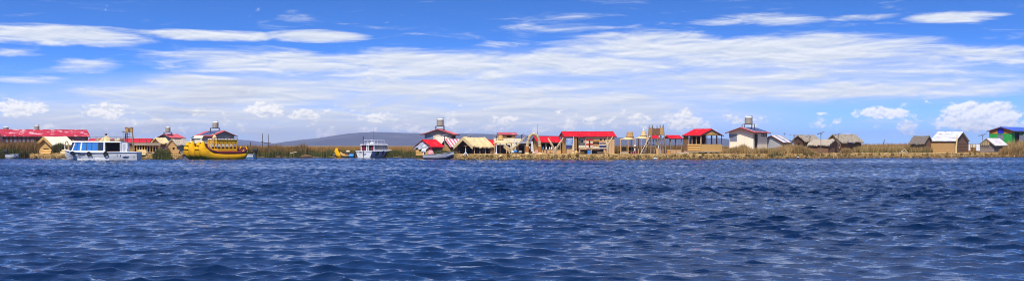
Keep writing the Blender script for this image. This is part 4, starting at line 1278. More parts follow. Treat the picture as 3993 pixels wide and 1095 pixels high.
# --- large passenger boat, bow to the left
def big_boat():
    Y = 118.5
    s = F / Y
    px_s = 543
    t = thing('passenger_boat', 'white passenger boat with blue curtained windows and tyre fenders', 'boat', (gx(px_s, Y), Y, 0), R(180 + 4))
    L = (px_s - 262) / s
    X_ = lambda px: (px_s - px) / s
    Z_ = lambda py: gz(py, Y + 1.0)
    st = [(0, .85, 1.05, -.25, .0, Z_(592)), (2.2, .9, 1.15, -.3, -.02, Z_(592)), (4.2, .88, 1.15, -.3, 0, Z_(593)), (6.2, .7, 1.08, -.25, .05, Z_(592)), (7.3, .38, .85, -.15, .15, Z_(589)), (8.0, .12, .4, .1, .4, Z_(586)), (L, .02, .08, .55, .7, Z_(583))]
    hull(st).build('hull', 'hull_white', t)
    rub = MB().path([(q[0], q[2] + .03, q[5] - .03) for q in st], .045, 5); rub.path([(q[0], -q[2] - .03, q[5] - .03) for q in st], .045, 5)
    rub.build('rub_rail', 'white_paint', t)
    for a, b in ((441, 384), (381, 320)):
        x0, x1 = X_(a), X_(b)
        MB().hexa([(x0, .86, -.12), (x1, .84, -.12), (x1, 1.0, -.12), (x0, 1.04, -.12), (x0, .9, .2), (x1, .88, .2), (x1, 1.04, .2), (x0, 1.08, .2)]).build('strake', 'white_paint', t)
    zs = Z_(592.5)
    zr = Z_(552)
    # cabin: floor sill, pillars, windows one by one, roof
    xa, xb = X_(424), X_(286)
    yb = 1.0
    for sgn in (1, -1):
        MB().hexa([(xa, sgn * yb, zs), (xb, sgn * .72, zs), (xb, sgn * .66, zs), (xa, sgn * (yb - .06), zs), (xa, sgn * yb, zs + .18), (xb - .03, sgn * .72, zs + .18), (xb - .03, sgn * .66, zs + .18), (xa, sgn * (yb - .06), zs + .18)]).build('cabin_sill', 'white_paint', t)
        yl = lambda x: yb + (.72 - yb) * (x - xa) / (xb - xa)
        z0, z1 = zs + .18, zr - .1
        cols = [(424, 417, 'pillar'), (417, 400, 'glass_dark'), (399, 396, 'frame'), (396, 374, 'glass_blue'), (374, 371, 'frame'), (371, 354, 'glass_blue'), (354, 351, 'frame'), (351, 332, 'glass_blue'), (332, 326, 'pillar'), (326, 315, 'glass_blue'), (315, 313, 'frame'), (313, 299, 'glass_blue'), (299, 294, 'pillar'), (294, 285, 'glass_dark')]
        for a, b, k in cols:
            x0, x1 = X_(a), X_(b)
            # pillars lean back towards the bow
            lean = .0 if a > 340 else (.12 if a > 300 else .34)
            ins = .0 if k in ('pillar',) else .03
            y0, y1 = yl(x0) - ins, yl(x1) - ins
            mb = MB().hexa([(x0, sgn * y0, z0), (x1, sgn * y1, z0), (x1, sgn * (y1 - .03), z0), (x0, sgn * (y0 - .03), z0), (x0 - lean * .9, sgn * (y0 - .06), z1), (x1 - lean, sgn * (y1 - .06), z1), (x1 - lean, sgn * (y1 - .09), z1), (x0 - lean * .9, sgn * (y0 - .09), z1)])
            if k == 'pillar': mb.build('pillar', 'white_paint', t)
            elif k == 'frame': mb.build('window_frame', 'dark_steel', t)
            else: mb.build('window_pane', k, t)
    # windscreen and back bulkhead
    MB().hexa([(xb, -.7, zs), (xb + .04, -.7, zs), (xb + .04, .7, zs), (xb, .7, zs), (xb - .36, -.62, zr - .1), (xb - .32, -.62, zr - .1), (xb - .32, .62, zr - .1), (xb - .36, .62, zr - .1)]).build('windscreen', 'glass_dark', t)
    MB().box(xa - .03, xa + .03, -.95, .95, zs, zr - .1).build('bulkhead', 'interior_shade', t)
    rf = MB()
    x0, x1 = X_(482), X_(290)
    rf.hexa([(x0, -1.05, zr - .1), (x1 - .15, -.72, zr - .1), (x1 - .15, .72, zr - .1), (x0, 1.05, zr - .1), (x0, -1.0, zr + .02), (x1 - .3, -.66, zr + .06), (x1 - .3, .66, zr + .06), (x0, 1.0, zr + .02)])
    rf.build('roof', 'white_paint', t)
    # covered stern: posts and a dark panel coloured as the shade inside
    for q in (422, 481):
        for sg in (1, -1): MB().box(X_(q) - .04, X_(q) + .04, sg * .98 - .03, sg * .98 + .03, zs - .02, zr - .1).build('post', 'hull_white', t)
    MB().box(X_(480), xa - .04, -.96, -.92, zs, zr - .1).build('side_shade_panel', 'interior_shade', t)
    MB().box(X_(480), xa - .04, .9, .93, zs, zs + .1).build('seat_rail', 'wood_dark', t)
    MB().box(X_(478), xa - .08, -.8, .6, zs - .35, zs + .12).build('bench', 'wood_dark', t)
    # stern locker with rungs
    lk = MB().box(X_(508), X_(485), .3, .95, zs - .1, zr - .15).build('stern_locker', 'hull_white', t)
    for k in range(4): MB().box(X_(500), X_(489), .955, .99, zs + .15 + k * .22, zs + .19 + k * .22).build('rung', 'grey_paint', lk)
    # railing on the roof
    rl = MB()
    zt = Z_(534)
    for q in (366, 390, 415, 440, 465, 479):
        for sg in (1, -1): rl.tube((X_(q), sg * .8, zr), (X_(q), sg * .8, zt), .016, n=4)
    for sg in (1, -1):
        for z in (zt, (zt + zr) / 2): rl.tube((X_(366), sg * .8, z), (X_(479), sg * .8, z), .016, n=4)
    rl.build('roof_rail', 'steel', t)
    ant = MB().path([(L - .1, 0, Z_(583)), (L + .1, 0, Z_(583) + .12), (L + .08, 0, Z_(583) + .45)], .03, 5).build('bow_cleat', 'white_paint', t)
    for px in (301, 365, 428):
        x = X_(px); yy = float(np.interp(x, [q[0] for q in st], [q[2] for q in st]))
        tyre(t, (x, yy + .1, zs - .2 if px > 320 else zs - .12), (0.15, 1, 0), .2 if px > 320 else .16)
    MB().path([(X_(509), 1.1, zs + .1), (X_(511), 1.12, zs + .6), (X_(509), 1.1, zr + 1.0)], .03, 5).build('mooring_pole', 'dark_steel', t)
    # bow name, too blurred to read: a swash with a block of strokes; then the two clear registration characters and an anchor curl
    nm = MB(); y_ = .985
    xs0 = X_(319)
    nm.box(xs0 - .50, xs0, y_, y_ + .02, .80, .84)
    nm.hexa([(xs0 - .04, y_, .80), (xs0, y_, .80), (xs0 - .10, y_, .58), (xs0 - .16, y_, .58), (xs0 - .04, y_ + .02, .80), (xs0, y_ + .02, .80), (xs0 - .10, y_ + .02, .58), (xs0 - .16, y_ + .02, .58)])
    for k in range(9): nm.box(xs0 - .18 - k * .09, xs0 - .12 - k * .09, y_, y_ + .02, .56, .72 - .02 * (k % 3))
    nm.build('name_lettering', 'text_ink', t, label='blurred dark blue boat name on the bow')
    text_mesh('P', .34, 'text_ink', t, (X_(468), 1.085, .42), (R(90), 0, R(180)), label='dark letter P on the stern quarter')
    text_mesh('7', .34, 'text_ink', t, (X_(479.5), 1.08, .42), (R(90), 0, R(180)), label='dark figure 7 on the stern quarter')
    MB().path([(X_(489), 1.07, .42), (X_(494), 1.06, .38), (X_(501), 1.07, .44), (X_(507), 1.06, .40), (X_(513), 1.07, .5)], [.015, .035, .04, .04, .015], 6).build('painted_curl', 'text_ink', t)
    # luggage on the roof
    cargo = [(388, .16, .3, 'reed_tan'), (402, .14, .1, 'reed_cream'), (440, .16, .2, 'reed_brown'), (452, .19, -.1, 'wood_grey'), (463, .2, .25, 'reed_cream'), (474, .2, 0.0, 'reed_brown')]
    names = ['tan', 'small cream', 'brown', 'grey', 'large cream', 'dark brown']
    for (px, r, yy, m_), nm in zip(cargo, names):
        wp = t.matrix_basis @ Vector((X_(px), yy, zr + .05 + r * .7))
        o = MB().ellipsoid((0, 0, 0), (r * 1.5, r * 1.2, r), 9, 6).jitter(.04, 5, px).build('cargo_sack', m_, None)
        o.location = wp
        setp(o, f'{nm} sack lying on the passenger boat roof', 'sack', 'sacks on the passenger boat roof')
    o = thing('roof_solar_panel', 'tilted dark panel on the bow end of the boat roof', 'solar panel', t.matrix_basis @ Vector((X_(318), 0, zr + .06)), R(184))
    MB().slab((-.45, -.5, .22), (.45, -.5, .3), (.45, .5, .3), (-.45, .5, .22), .04).build('panel', 'solar', o)
    MB().box(-.4, .4, -.4, .4, 0, .2).build('base', 'maroon', o)


big_boat()


# --- smaller passenger boat seen from the stern
def small_boat():
    Y = 139.5
    t = thing('passenger_boat', 'small white cabin boat with maroon curtains seen from its stern', 'boat', (gx(1419, Y), Y, 0), R(64))
    s = F / Y
    zs = gz(589, Y); zr = gz(562, Y)
    L = 6.6
    st = [(0, 1.0, 1.32, -.2, .1, zs), (2, 1.1, 1.42, -.25, .05, zs), (4.2, .9, 1.3, -.2, .1, zs + .02), (5.6, .45, .85, 0, .25, zs + .08), (L, .04, .12, .4, .6, zs + .16)]
    hull(st).build('hull', 'hull_white', t)
    MB().path([(q[0], q[2] + .02, q[5]) for q in st] , .05, 5).path([(q[0], -q[2] - .02, q[5]) for q in st], .05, 5).path([(-.03, -1.34, zs), (-.03, 1.34, zs)], .05, 5).build('rub_rail', 'white_paint', t)
    x0, x1 = .9, 5.0
    w0, w1 = 1.08, .95
    zt = zr
    # side walls with window panes
    for sg in (1, -1):
        MB().hexa([(x0, sg * w0, zs), (x1, sg * w1 * .75, zs), (x1, sg * w1 * .7, zs), (x0, sg * (w0 - .05), zs), (x0, sg * w0, zs + .16), (x1, sg * w1 * .75, zs + .16), (x1, sg * w1 * .7, zs + .16), (x0, sg * (w0 - .05), zs + .16)]).build('cabin_sill', 'white_paint', t)
        n = 6
        for k in range(n):
            a, b = x0 + (x1 - x0) * k / n, x0 + (x1 - x0) * (k + .86) / n
            f = lambda x: w0 + (w1 * .75 - w0) * (x - x0) / (x1 - x0)
            MB().hexa([(a, sg * f(a), zs + .16), (b, sg * f(b), zs + .16), (b, sg * (f(b) - .03), zs + .16), (a, sg * (f(a) - .03), zs + .16), (a, sg * (f(a) - .1), zt - .1), (b - (.2 if k == n - 1 else 0), sg * (f(b) - .1), zt - .1), (b - (.2 if k == n - 1 else 0), sg * (f(b) - .13), zt - .1), (a, sg * (f(a) - .13), zt - .1)]).build('window_pane', 'glass_grey', t)
            e = x0 + (x1 - x0) * (k + 1) / n
            MB().hexa([(b, sg * f(b), zs + .16), (e, sg * f(e), zs + .16), (e, sg * (f(e) - .04), zs + .16), (b, sg * (f(b) - .04), zs + .16), (b, sg * (f(b) - .1), zt - .1), (e, sg * (f(e) - .1), zt - .1), (e, sg * (f(e) - .14), zt - .1), (b, sg * (f(b) - .14), zt - .1)]).build('window_frame', 'dark_steel' if k < n - 1 else 'white_paint', t)
    # stern bulkhead: pillars, curtained openings, door gap with ladder
    for y0, y1 in ((-1.1, -1.0), (1.0, 1.1), (.12, .2), (-.22, -.14)):
        MB().box(x0 - .03, x0 + .03, y0, y1, zs, zt - .1).build('pillar', 'white_paint', t)
    MB().box(x0 + .05, x0 + .08, .2, 1.0, zs, zt - .1).build('curtain', 'curtain_maroon', t)
    MB().box(x0 + .05, x0 + .08, -1.0, -.55, zs, zt - .1).build('curtain', 'curtain_maroon', t)
    MB().box(x0 + .1, x0 + .13, -.55, .2, zs, zt - .1).build('doorway', 'interior_shade', t)
    MB().hexa([(x0 - .2, -1.12, zt - .1), (x1 - .1, -.75, zt - .1), (x1 - .1, .75, zt - .1), (x0 - .2, 1.12, zt - .1), (x0 - .15, -1.05, zt), (x1 - .3, -.65, zt + .03), (x1 - .3, .65, zt + .03), (x0 - .15, 1.05, zt)]).build('roof', 'white_paint', t)
    ld = MB()
    for y_ in (.02, -.24): ld.tube((x0 - .12, y_, zs), (x0 - .12, y_, zt + .2), .022, n=5)
    lo_ = ld.build('boarding_ladder', 'white_paint', t)
    for k in range(6): MB().tube((x0 - .12, .02, zs + .1 + k * .17), (x0 - .12, -.24, zs + .1 + k * .17), .016, n=4).build('rung', 'white_paint', lo_)
    rl = MB(); zt2 = gz(546, Y)
    for y_ in (-.8, .8):
        rl.tube((x0 + .3, y_, zt2), (3.8, y_, zt2), .025, n=5); rl.tube((x0 + .3, y_, zt + .22), (3.8, y_, zt + .22), .02, n=5)
        for q in (x0 + .3, 2.1, 3.0, 3.8): rl.tube((q, y_, zt - .02), (q, y_, zt2), .02, n=4)
    rl.tube((3.8, -.8, zt2), (3.8, .8, zt2), .025, n=5)
    rl.tube((x0 + .3, .35, zt2), (x0 + .3, .8, zt2), .025, n=5); rl.tube((x0 + .3, -.8, zt2), (x0 + .3, -.2, zt2), .025, n=5)
    rl.build('roof_rail', 'white_paint', t)
    MB().ellipsoid((1.9, -.1, zt + .14), (.42, .3, .16), 10, 6).build('life_raft', 'white_paint', t, True)
    MB().path([(-.12, .05, .25), (-.1, .05, 1.2), (-.05, .08, gz(531, Y))], [.05, .045, .05], 6).build('mooring_pole', 'black', t)
    MB().tube((x0, -.95, zt), (x0 + .05, -.9, gz(500, Y)), .016, .008, 4).build('antenna', 'dark_steel', t)
    # side fenders and name
    for x, r in ((1.1, .21),): tyre(t, (x, -1.47, .62), (0, 1, 0.1), r)
    for x in (2.6, 4.6): MB().box(x - .1, x + .1, -1.52, -1.36, .35, .95).build('fender', 'rubber', t)
    MB().box(4.0, 6.0, -1.3, -1.2, -.05, .35).build('keel_side', 'black', t)
    text_mesh('PN', .34, 'text_ink', t, (-.02, .72, .56), (R(90), 0, R(-90)), label='blue registration letters on the transom')
    MB().path([(-.03, .12, .68), (-.03, -.02, .52), (-.03, -.16, .46), (-.03, -.30, .5), (-.03, -.38, .58)], [.015, .035, .05, .045, .015], 6).build('painted_anchor', 'text_ink', t)
    MB().box(-.03, -.005, -.05, .03, .2, .28).build('drain', 'dark_steel', t)


small_boat()


# --- reed boats
def bundle(path, rad, n=12): return MB().path(path, rad, n)
def smooth_path(pts, rad, k=4):
    """catmull-rom through the given spine"""
    P = [Vector(q) for q in pts]; out, ro = [], []
    for i in range(len(P) - 1):
        p0, p1, p2, p3 = P[max(i - 1, 0)], P[i], P[i + 1], P[min(i + 2, len(P) - 1)]
        for j in range(k):
            t = j / k
            out.append(.5 * ((2 * p1) + (p2 - p0) * t + (2 * p0 - 5 * p1 + 4 * p2 - p3) * t * t + (3 * p1 - p0 - 3 * p2 + p3) * t ** 3))
            ro.append(rad[i] + (rad[i + 1] - rad[i]) * t)
    return out + [P[-1]], ro + [rad[-1]]


def arch_wall(par, f, L, z0, zs, zt, n, m, off, th=.05, fill=None, name='arcade_panel'):
    """row of n round arches; each bay is a panel of its own"""
    w = L / n
    for i in range(n):
        mb = MB(); a0 = i * w; r = w * .36; cx = a0 + w / 2
        fbox(f, a0, cx - r, off, off + th, z0, zt, mb); fbox(f, cx + r, a0 + w - .004, off, off + th, z0, zt, mb)
        k = 8
        for j in range(k):
            x0, x1 = cx - r + 2 * r * j / k, cx - r + 2 * r * (j + 1) / k
            xm = abs((x0 + x1) / 2 - cx)
            zz = zs + math.sqrt(max(0, r * r - xm * xm))
            fbox(f, x0, x1, off, off + th, min(zz, zt - .02), zt, mb)
        mb.build(name, m, par)
        fbox(f, cx - .05, cx + .05, off - .012, off - .001, zs + r + .08, zs + r + .18).build('painted_cross', 'maroon', par)


def puma_head(par, p, rz, s=.42):
    M = Matrix.Translation(p) @ Matrix.Rotation(rz, 4, 'Z')
    def put(mb): mb.v = [tuple(M @ Vector(q)) for q in mb.v]; return mb
    h = put(MB().ellipsoid((0, 0, 0), (s * .8, s * .7, s * .72), 10, 7).jitter(.05, 5, 1)).build('puma_head', 'puma', par)
    put(MB().ellipsoid((s * .75, 0, -s * .2), (s * .42, s * .38, s * .32), 8, 6)).build('muzzle', 'cloth_white', h)
    for sg in (1, -1):
        put(MB().path([(-.1 * s, sg * s * .45, s * .45), (-.05 * s, sg * s * .6, s * 1.05)], [s * .28, .02], 6)).build('ear', 'puma', h)
        put(MB().ellipsoid((s * .6, sg * s * .3, s * .22), (.06, .05, .06), 6, 5)).build('eye', 'cloth_white', h)
    return h


def catamaran():
    """local +x points to the bows, which face left and towards the camera"""
    Y = 127.0
    ang = R(180 + 52)
    t = thing('reed_catamaran', 'big yellow reed catamaran with puma headed bows and arcaded deckhouse', 'boat', (gx(927, Y), Y, 0), ang)
    zt = 2.12
    spine = [(-.85, 0, 1.5), (-.8, 0, 1.0), (-.4, 0, .5), (.5, 0, .32), (2.2, 0, .28), (3.7, 0, .32), (4.6, 0, .42), (5.25, 0, .85), (5.42, 0, 1.45), (5.2, 0, zt)]
    rad = [.12, .32, .48, .54, .56, .58, .62, .60, .44, .10]
    for hname, yo in (('near', .0), ('far', -2.1)):
        for dy in (.50, -.50):
            pts, rr = smooth_path([(p[0], p[1] + yo + dy * (1 - .45 * max(0, (p[2] - 1.0) / 1.2)), p[2]) for p in spine], rad)
            h = bundle(pts, rr, 14).build('hull_bundle', 'yellow_reed', t, True)
            for q in range(6, 24, 5):           # rope lashings round the bundle
                d = (pts[q + 1] - pts[q - 1]).normalized()
                MB().torus(pts[q], d, rr[q] + .004, .018, 16, 5).build('rope_lashing', 'reed_orange', h)
        # dark red lining between the bundles that rises into bow and stern
        up = [(-.66, yo, 1.45), (-.52, yo, 1.1), (-.08, yo, .86), (.9, yo, .82), (2.6, yo, .8), (3.7, yo, .88), (4.4, yo, 1.08), (4.82, yo, 1.5), (4.95, yo, 1.95)]
        pts, rr = smooth_path(up, [.16, .34, .5, .56, .56, .56, .46, .36, .16])
        MB().path(pts, rr, 10, flat=.42).build('deck_lining', 'maroon', t, True)
        for dy in (.62, -.62):
            e = [(p[0], yo + dy * (1.36 if p[2] < 1.3 else .8), p[2] - .06) for p in up]
            pts, _ = smooth_path(e, [.07] * len(e))
            MB().path(pts, .15, 8).build('gunwale_roll', 'maroon', t, True)
        tip = Vector((5.1, yo, zt + .24))
        MB().path([(5.16, yo, zt - .14), (5.12, yo, zt + .08)], [.3, .22], 10).build('bow_collar', 'cloth_cream', t)
        puma_head(t, tip, R(0), .28)
    # deck between the hulls
    for k in range(10): MB().box(.5 + k * .42, .5 + k * .42 + .40, -2.7, .5, .92, .97).build('deck_plank', 'red_sheet', t)
    # deckhouse: corner nearest the camera is at the bow end of the near side
    xh1, xh0 = 3.28, .38
    y1, y0 = .38, -1.45
    z0, zs, ztop = .98, 1.45, 2.34
    hs = thing('tmp', None, None); hs.parent = t
    hs.location = (xh1, y1, 0); hs.rotation_euler = (0, 0, R(180))
    dh = MB().box(0.06, xh1 - xh0 - .06, .06, y1 - y0 - .06, .98, 1.02).build('deckhouse', 'yellow_paint', t, label='yellow deckhouse with round arches')
    dh.location = (xh1, y1, 0); dh.rotation_euler = (0, 0, R(180))
    bpy.data.objects.remove(hs, do_unlink=True)
    A, B = xh1 - xh0, y1 - y0
    arch_wall(dh, 'R', A, z0 + .32, 1.68, 2.30, 5, 'yellow_paint', 0.0)
    arch_wall(dh, 'L', B, z0 + .32, 1.68, 2.30, 3, 'yellow_paint', 0.0)
    fbox('R', 0, A, -.03, .08, z0, z0 + .32).build('skirt_board', 'yellow_paint', dh)
    fbox('L', .09, B, -.03, .08, z0, z0 + .32).build('skirt_board', 'yellow_paint', dh)
    MB().box(A - .06, A, .06, B, z0, 1.5).build('back_panel', 'maroon', dh)
    MB().box(.1, A - .1, B - .06, B - .005, z0, 1.5).build('back_panel', 'maroon', dh)
    for q in range(2): MB().box(A * (.1 + .5 * q), A * (.4 + .5 * q), B * .4, B * .6, z0, 1.45).build('bench', 'wood_dark', dh)
    MB().box(-.06, A + .06, -.06, B + .06, 2.30, 2.36).build('roof_slab', 'yellow_paint', dh)
    for f, L, n in (('R', A, 6), ('L', B, 5)):
        for k in range(n):
            a = L * (k + .08) / n; b = L * (k + .92) / n
            fbox(f, a, b, -.04 if f == 'R' else -.04, .0, 2.39, 2.53).build('parapet_panel', 'cloth_white', dh)
        for k in range(n + 1): fbox(f, max(0, L * k / n - .02), L * k / n + .02, -.05, .01, 2.36, 2.60).build('parapet_post', 'maroon', dh)
        fbox(f, 0 if f == 'R' else .02, L, -.045, .005, 2.55, 2.60).build('parapet_rail', 'maroon', dh)
    wp = lambda q: t.matrix_basis @ Vector(q)
    la = thing('ladder', 'yellow wooden ladder leaning on the catamaran deckhouse', 'ladder', wp((4.2, -.25, .95)), ang)
    for y_ in (-.2, .2): MB().tube((0, y_, 0), (-.85, y_, 1.75), .04, n=5).build('rail', 'reed_gold', la)
    for k in range(6): MB().tube((-.85 * (k + .5) / 6, -.2, 1.75 * (k + .5) / 6), (-.85 * (k + .5) / 6, .2, 1.75 * (k + .5) / 6), .026, n=5).build('rung', 'reed_gold', la)
    fo = thing('straw_finial', 'pointed straw cone with knob on the front of the deckhouse', 'finial', wp((3.1, -.4, 2.6)), ang)
    MB().lathe([(.26, 0), (.2, .15), (.1, .32), (.06, .42)], n=10).build('cone', 'reed_cream', fo)
    MB().ellipsoid((0, 0, .52), (.05, .05, .12), 6, 5).build('knob', 'wood_dark', fo)


catamaran()


def arcade_boat():
    """brown tour boat deckhouse moored behind, seen at its corner"""
    Y = 136
    fc = Face(574, Y, 38, 0.0)
    A, B = fc.t('R', 618), fc.t('L', 523)
    t = thing('tour_boat', 'brown tour boat with arcaded cabin and grey roof left of the green bush', 'boat', (fc.x0, Y, 0), R(38))
    z0, zt = gz(592, Y), gz(566, Y)
    mb = hull([(-.9, .5, .75, -.2, .0, z0 - .1), (.6, .9, 1.05, -.25, -.05, z0 - .25), (A, 1.0, 1.15, -.25, -.05, z0 - .25), (A + .8, .5, .8, -.1, .1, z0 - .05)])
    h = mb.build('hull', 'reed_dark', t); h.location = (0, B / 2, 0); h.scale = (1, B / 2 * 1.0, 1)
    arch_wall(t, 'R', A, z0, z0 + .55, zt, 4, 'reed_tan', 0, name='arcade_panel')
    arch_wall(t, 'L', B, z0, z0 + .55, zt, 5, 'reed_gold', 0, name='arcade_panel')
    MB().box(A - .05, A, .06, B, z0, zt).build('back_panel', 'interior_shade', t)
    MB().box(.06, A - .06, B - .05, B, z0, zt).build('back_panel', 'interior_shade', t)
    MB().box(-.2, A + .2, -.2, B + .2, zt, zt + .3).build('roof', 'thatch_pale', t)
    MB().box(-.1, A + .1, -.1, B + .1, z0 - .12, z0 - .01).build('deck', 'plank', t)
    rl = MB()
    for p in ((-.15, -.15), (A / 2, -.15), (A + .15, -.15), (-.15, B / 2), (-.15, B + .15)): rl.tube((p[0], p[1], zt + .3), (p[0], p[1], zt + .78), .025, n=4)
    rl.tube((-.15, -.15, zt + .75), (A + .15, -.15, zt + .75), .025, n=4); rl.tube((-.15, -.15, zt + .75), (-.15, B + .15, zt + .75), .025, n=4)
    rl.build('roof_rail', 'wood_dark', t)
    for k, (px, m_) in enumerate(((533, 'cloth_red'), (548, 'cloth_blue'), (560, 'cloth_red'), (600, 'cloth_white'))):
        o = MB().ellipsoid((0, 0, 0), (.28, .2, .16), 8, 6).jitter(.05, 4, k).build('cloth_bundle', m_)
        o.location = (gx(px, Y - .9), Y - .9, .62)
        setp(o, ['red cloth bundle below the left arches of the brown tour boat', 'blue cloth bundle below the brown tour boat', 'red cloth bundle below the middle arches of the brown tour boat', 'white cloth bundle at the right end of the brown tour boat'][k], 'bundle', 'cloth bundles by the brown tour boat')


arcade_boat()


def reed_canoe():
    Y = 141
    t = thing('reed_canoe', 'small yellow reed canoe with curved up bow beside the cabin boat', 'boat', (gx(1330, Y), Y, 0), R(200))
    for dy in (-.3, .3):
        pts, rr = smooth_path([(-1.2, dy, .35), (-.4, dy, .2), (.35, dy * .9, .3), (.62, dy * .5, .8), (.55, dy * .3, 1.28)], [.16, .28, .36, .3, .14])
        bundle(pts, rr, 10).build('hull_bundle', 'yellow_reed', t, True)
    pts, rr = smooth_path([(-1.15, 0, .55), (-.3, 0, .42), (.25, 0, .6), (.42, 0, 1.15)], [.12, .2, .2, .08])
    MB().path(pts, rr, 8).build('deck_lining', 'maroon', t, True)
    t = thing('reed_canoe', 'stubby tan reed canoe bow leaning right of the yellow one', 'boat', (gx(1343, Y - .5), Y - .5, 0), R(215))
    pts, rr = smooth_path([(-1.1, 0, .4), (-.3, 0, .25), (.3, 0, .35), (.6, 0, .75)], [.14, .26, .26, .1])
    bundle(pts, rr, 10).build('hull_bundle', 'reed_gold', t, True)
    MB().path([(-1.0, .2, .5), (0, .22, .5)], .08, 6).build('side_roll', 'reed_brown', t)
    d = thing('plank_raft', 'dark plank raft with blue drum between canoes and cabin boat', 'raft', (gx(1364, Y), Y, 0), R(4))
    for k in range(5): MB().box(-.7, .75, -.5 + k * .2, -.32 + k * .2, .55, .68).build('plank', 'wood_dark', d)
    for x in (-.6, .6): MB().tube((x, 0, -.2), (x, 0, .55), .07).build('post', 'wood_dark', d)
    b = thing('drum', 'blue plastic drum floating under the plank raft', 'drum', (gx(1370, Y - .75), Y - .75, .26))
    MB().path([(-.34, 0, 0), (-.3, 0, 0), (.3, 0, 0), (.34, 0, 0)], [.2, .25, .25, .2], 14).build('body', 'blue_plastic', b, True)
    for x in (-.12, .12): MB().torus((x, 0, 0), (1, 0, 0), .252, .014, 16, 5).build('hoop', 'blue_plastic', b)
    for k, (px, py, m_, l_) in enumerate(((1357, 587, 'cloth_cream', 'pale sack on the plank raft'), (1352, 604, 'cloth_pink', 'pink bundle at the foot of the plank raft'), (1306, 603, 'cloth_grey', 'grey green sack at the foot of the yellow canoe'))):
        o = MB().ellipsoid((0, 0, 0), (.3, .22, .18), 9, 6).jitter(.06, 4, k).build('sack', m_)
        o.location = (gx(px, Y - .3), Y - .3, gz(py, Y) - (.12 if k == 0 else 0)); setp(o, l_, 'sack')


reed_canoe()


# --- open skiffs
def skiff(label, pxa, pxb, Y, zs, rz, m, bottom='navy', beam=.62, rise=.25):
    """stern at pxa, bow at pxb"""
    x0, x1 = gx(pxa, Y), gx(pxb, Y)
    L = abs(x1 - x0)
    t = thing('skiff', label, 'boat', (x0, Y, 0), (0 if x1 > x0 else math.pi) + rz)
    st = [(0, beam * .8, beam, -.12, .05, zs), (L * .4, beam * .85, beam * 1.05, -.14, .04, zs + rise * .15), (L * .75, beam * .5, beam * .85, -.1, .12, zs + rise * .55), (L, .03, .1, .18, .35, zs + rise)]
    mb = MB(); mb2 = MB()
    up = []
    for x, bc, bs, zk, zc, z in st:
        zm = zk + (z - zk) * .45; bm_ = bc + (bs - bc) * .5
        up.append((x, bc, bs, zk, zc, z))
    hull([(x, bc, bs, zk, zc, z) for x, bc, bs, zk, zc, z in st]).build('hull', m, t)
    # painted boot: slightly proud lower shell
    lo_ = MB(); rings = []
    for x, bc, bs, zk, zc, z in st:
        rings.append([(x, bc + .035 + (bs - bc) * .22, zc + (z - zc) * .42), (x, bc + .025, zc), (x, 0, zk - .02), (x, -bc - .025, zc), (x, -bc - .035 - (bs - bc) * .22, zc + (z - zc) * .42)])
    for r in rings: lo_.v += r
    for i in range(len(rings) - 1):
        for k in range(4): lo_.f.append((i * 5 + k, (i + 1) * 5 + k, (i + 1) * 5 + k + 1, i * 5 + k + 1))
    lo_.build('boot_paint', bottom, t)
    MB().path([(q[0], q[2] + .01, q[5]) for q in st], .03, 5).path([(q[0], -q[2] - .01, q[5]) for q in st], .03, 5).build('gunwale', 'grey_paint' if m != 'grey_paint' else 'white_paint', t)
    for q in (.25, .55): MB().box(L * q - .12, L * q + .12, -beam * .9, beam * .9, zs - .02, zs + .03).build('thwart', 'plank', t)
    return t


sk = skiff('long grey skiff with dark navy bottom moored at the wooden dock', 1652, 1770, 124.5, .52, R(-2), 'skiff_grey', beam=.7, rise=.42)
outboard('white outboard motor on the stern of the grey skiff', (gx(1656, 124.5), 124.5, .62), R(20), 'white_paint', 1.15)
sk = skiff('small grey skiff among the reeds at the far left edge', 28, 72, 131.5, .5, 0, 'hull_white', 'grey_paint', .5, .1)
outboard('black outboard motor of the skiff at the far left edge', (gx(27, 131.5), 131.5, .42), R(0), 'black', 1.2)
sk = skiff('white motorboat behind the stern of the yellow catamaran', 992, 935, 133, .52, 0, 'white_paint', 'cloth_blue', .7, .1)
outboard('dark outboard motor of the white boat by the catamaran', (gx(993, 133), 133, .55), R(180), 'black', 1.25)


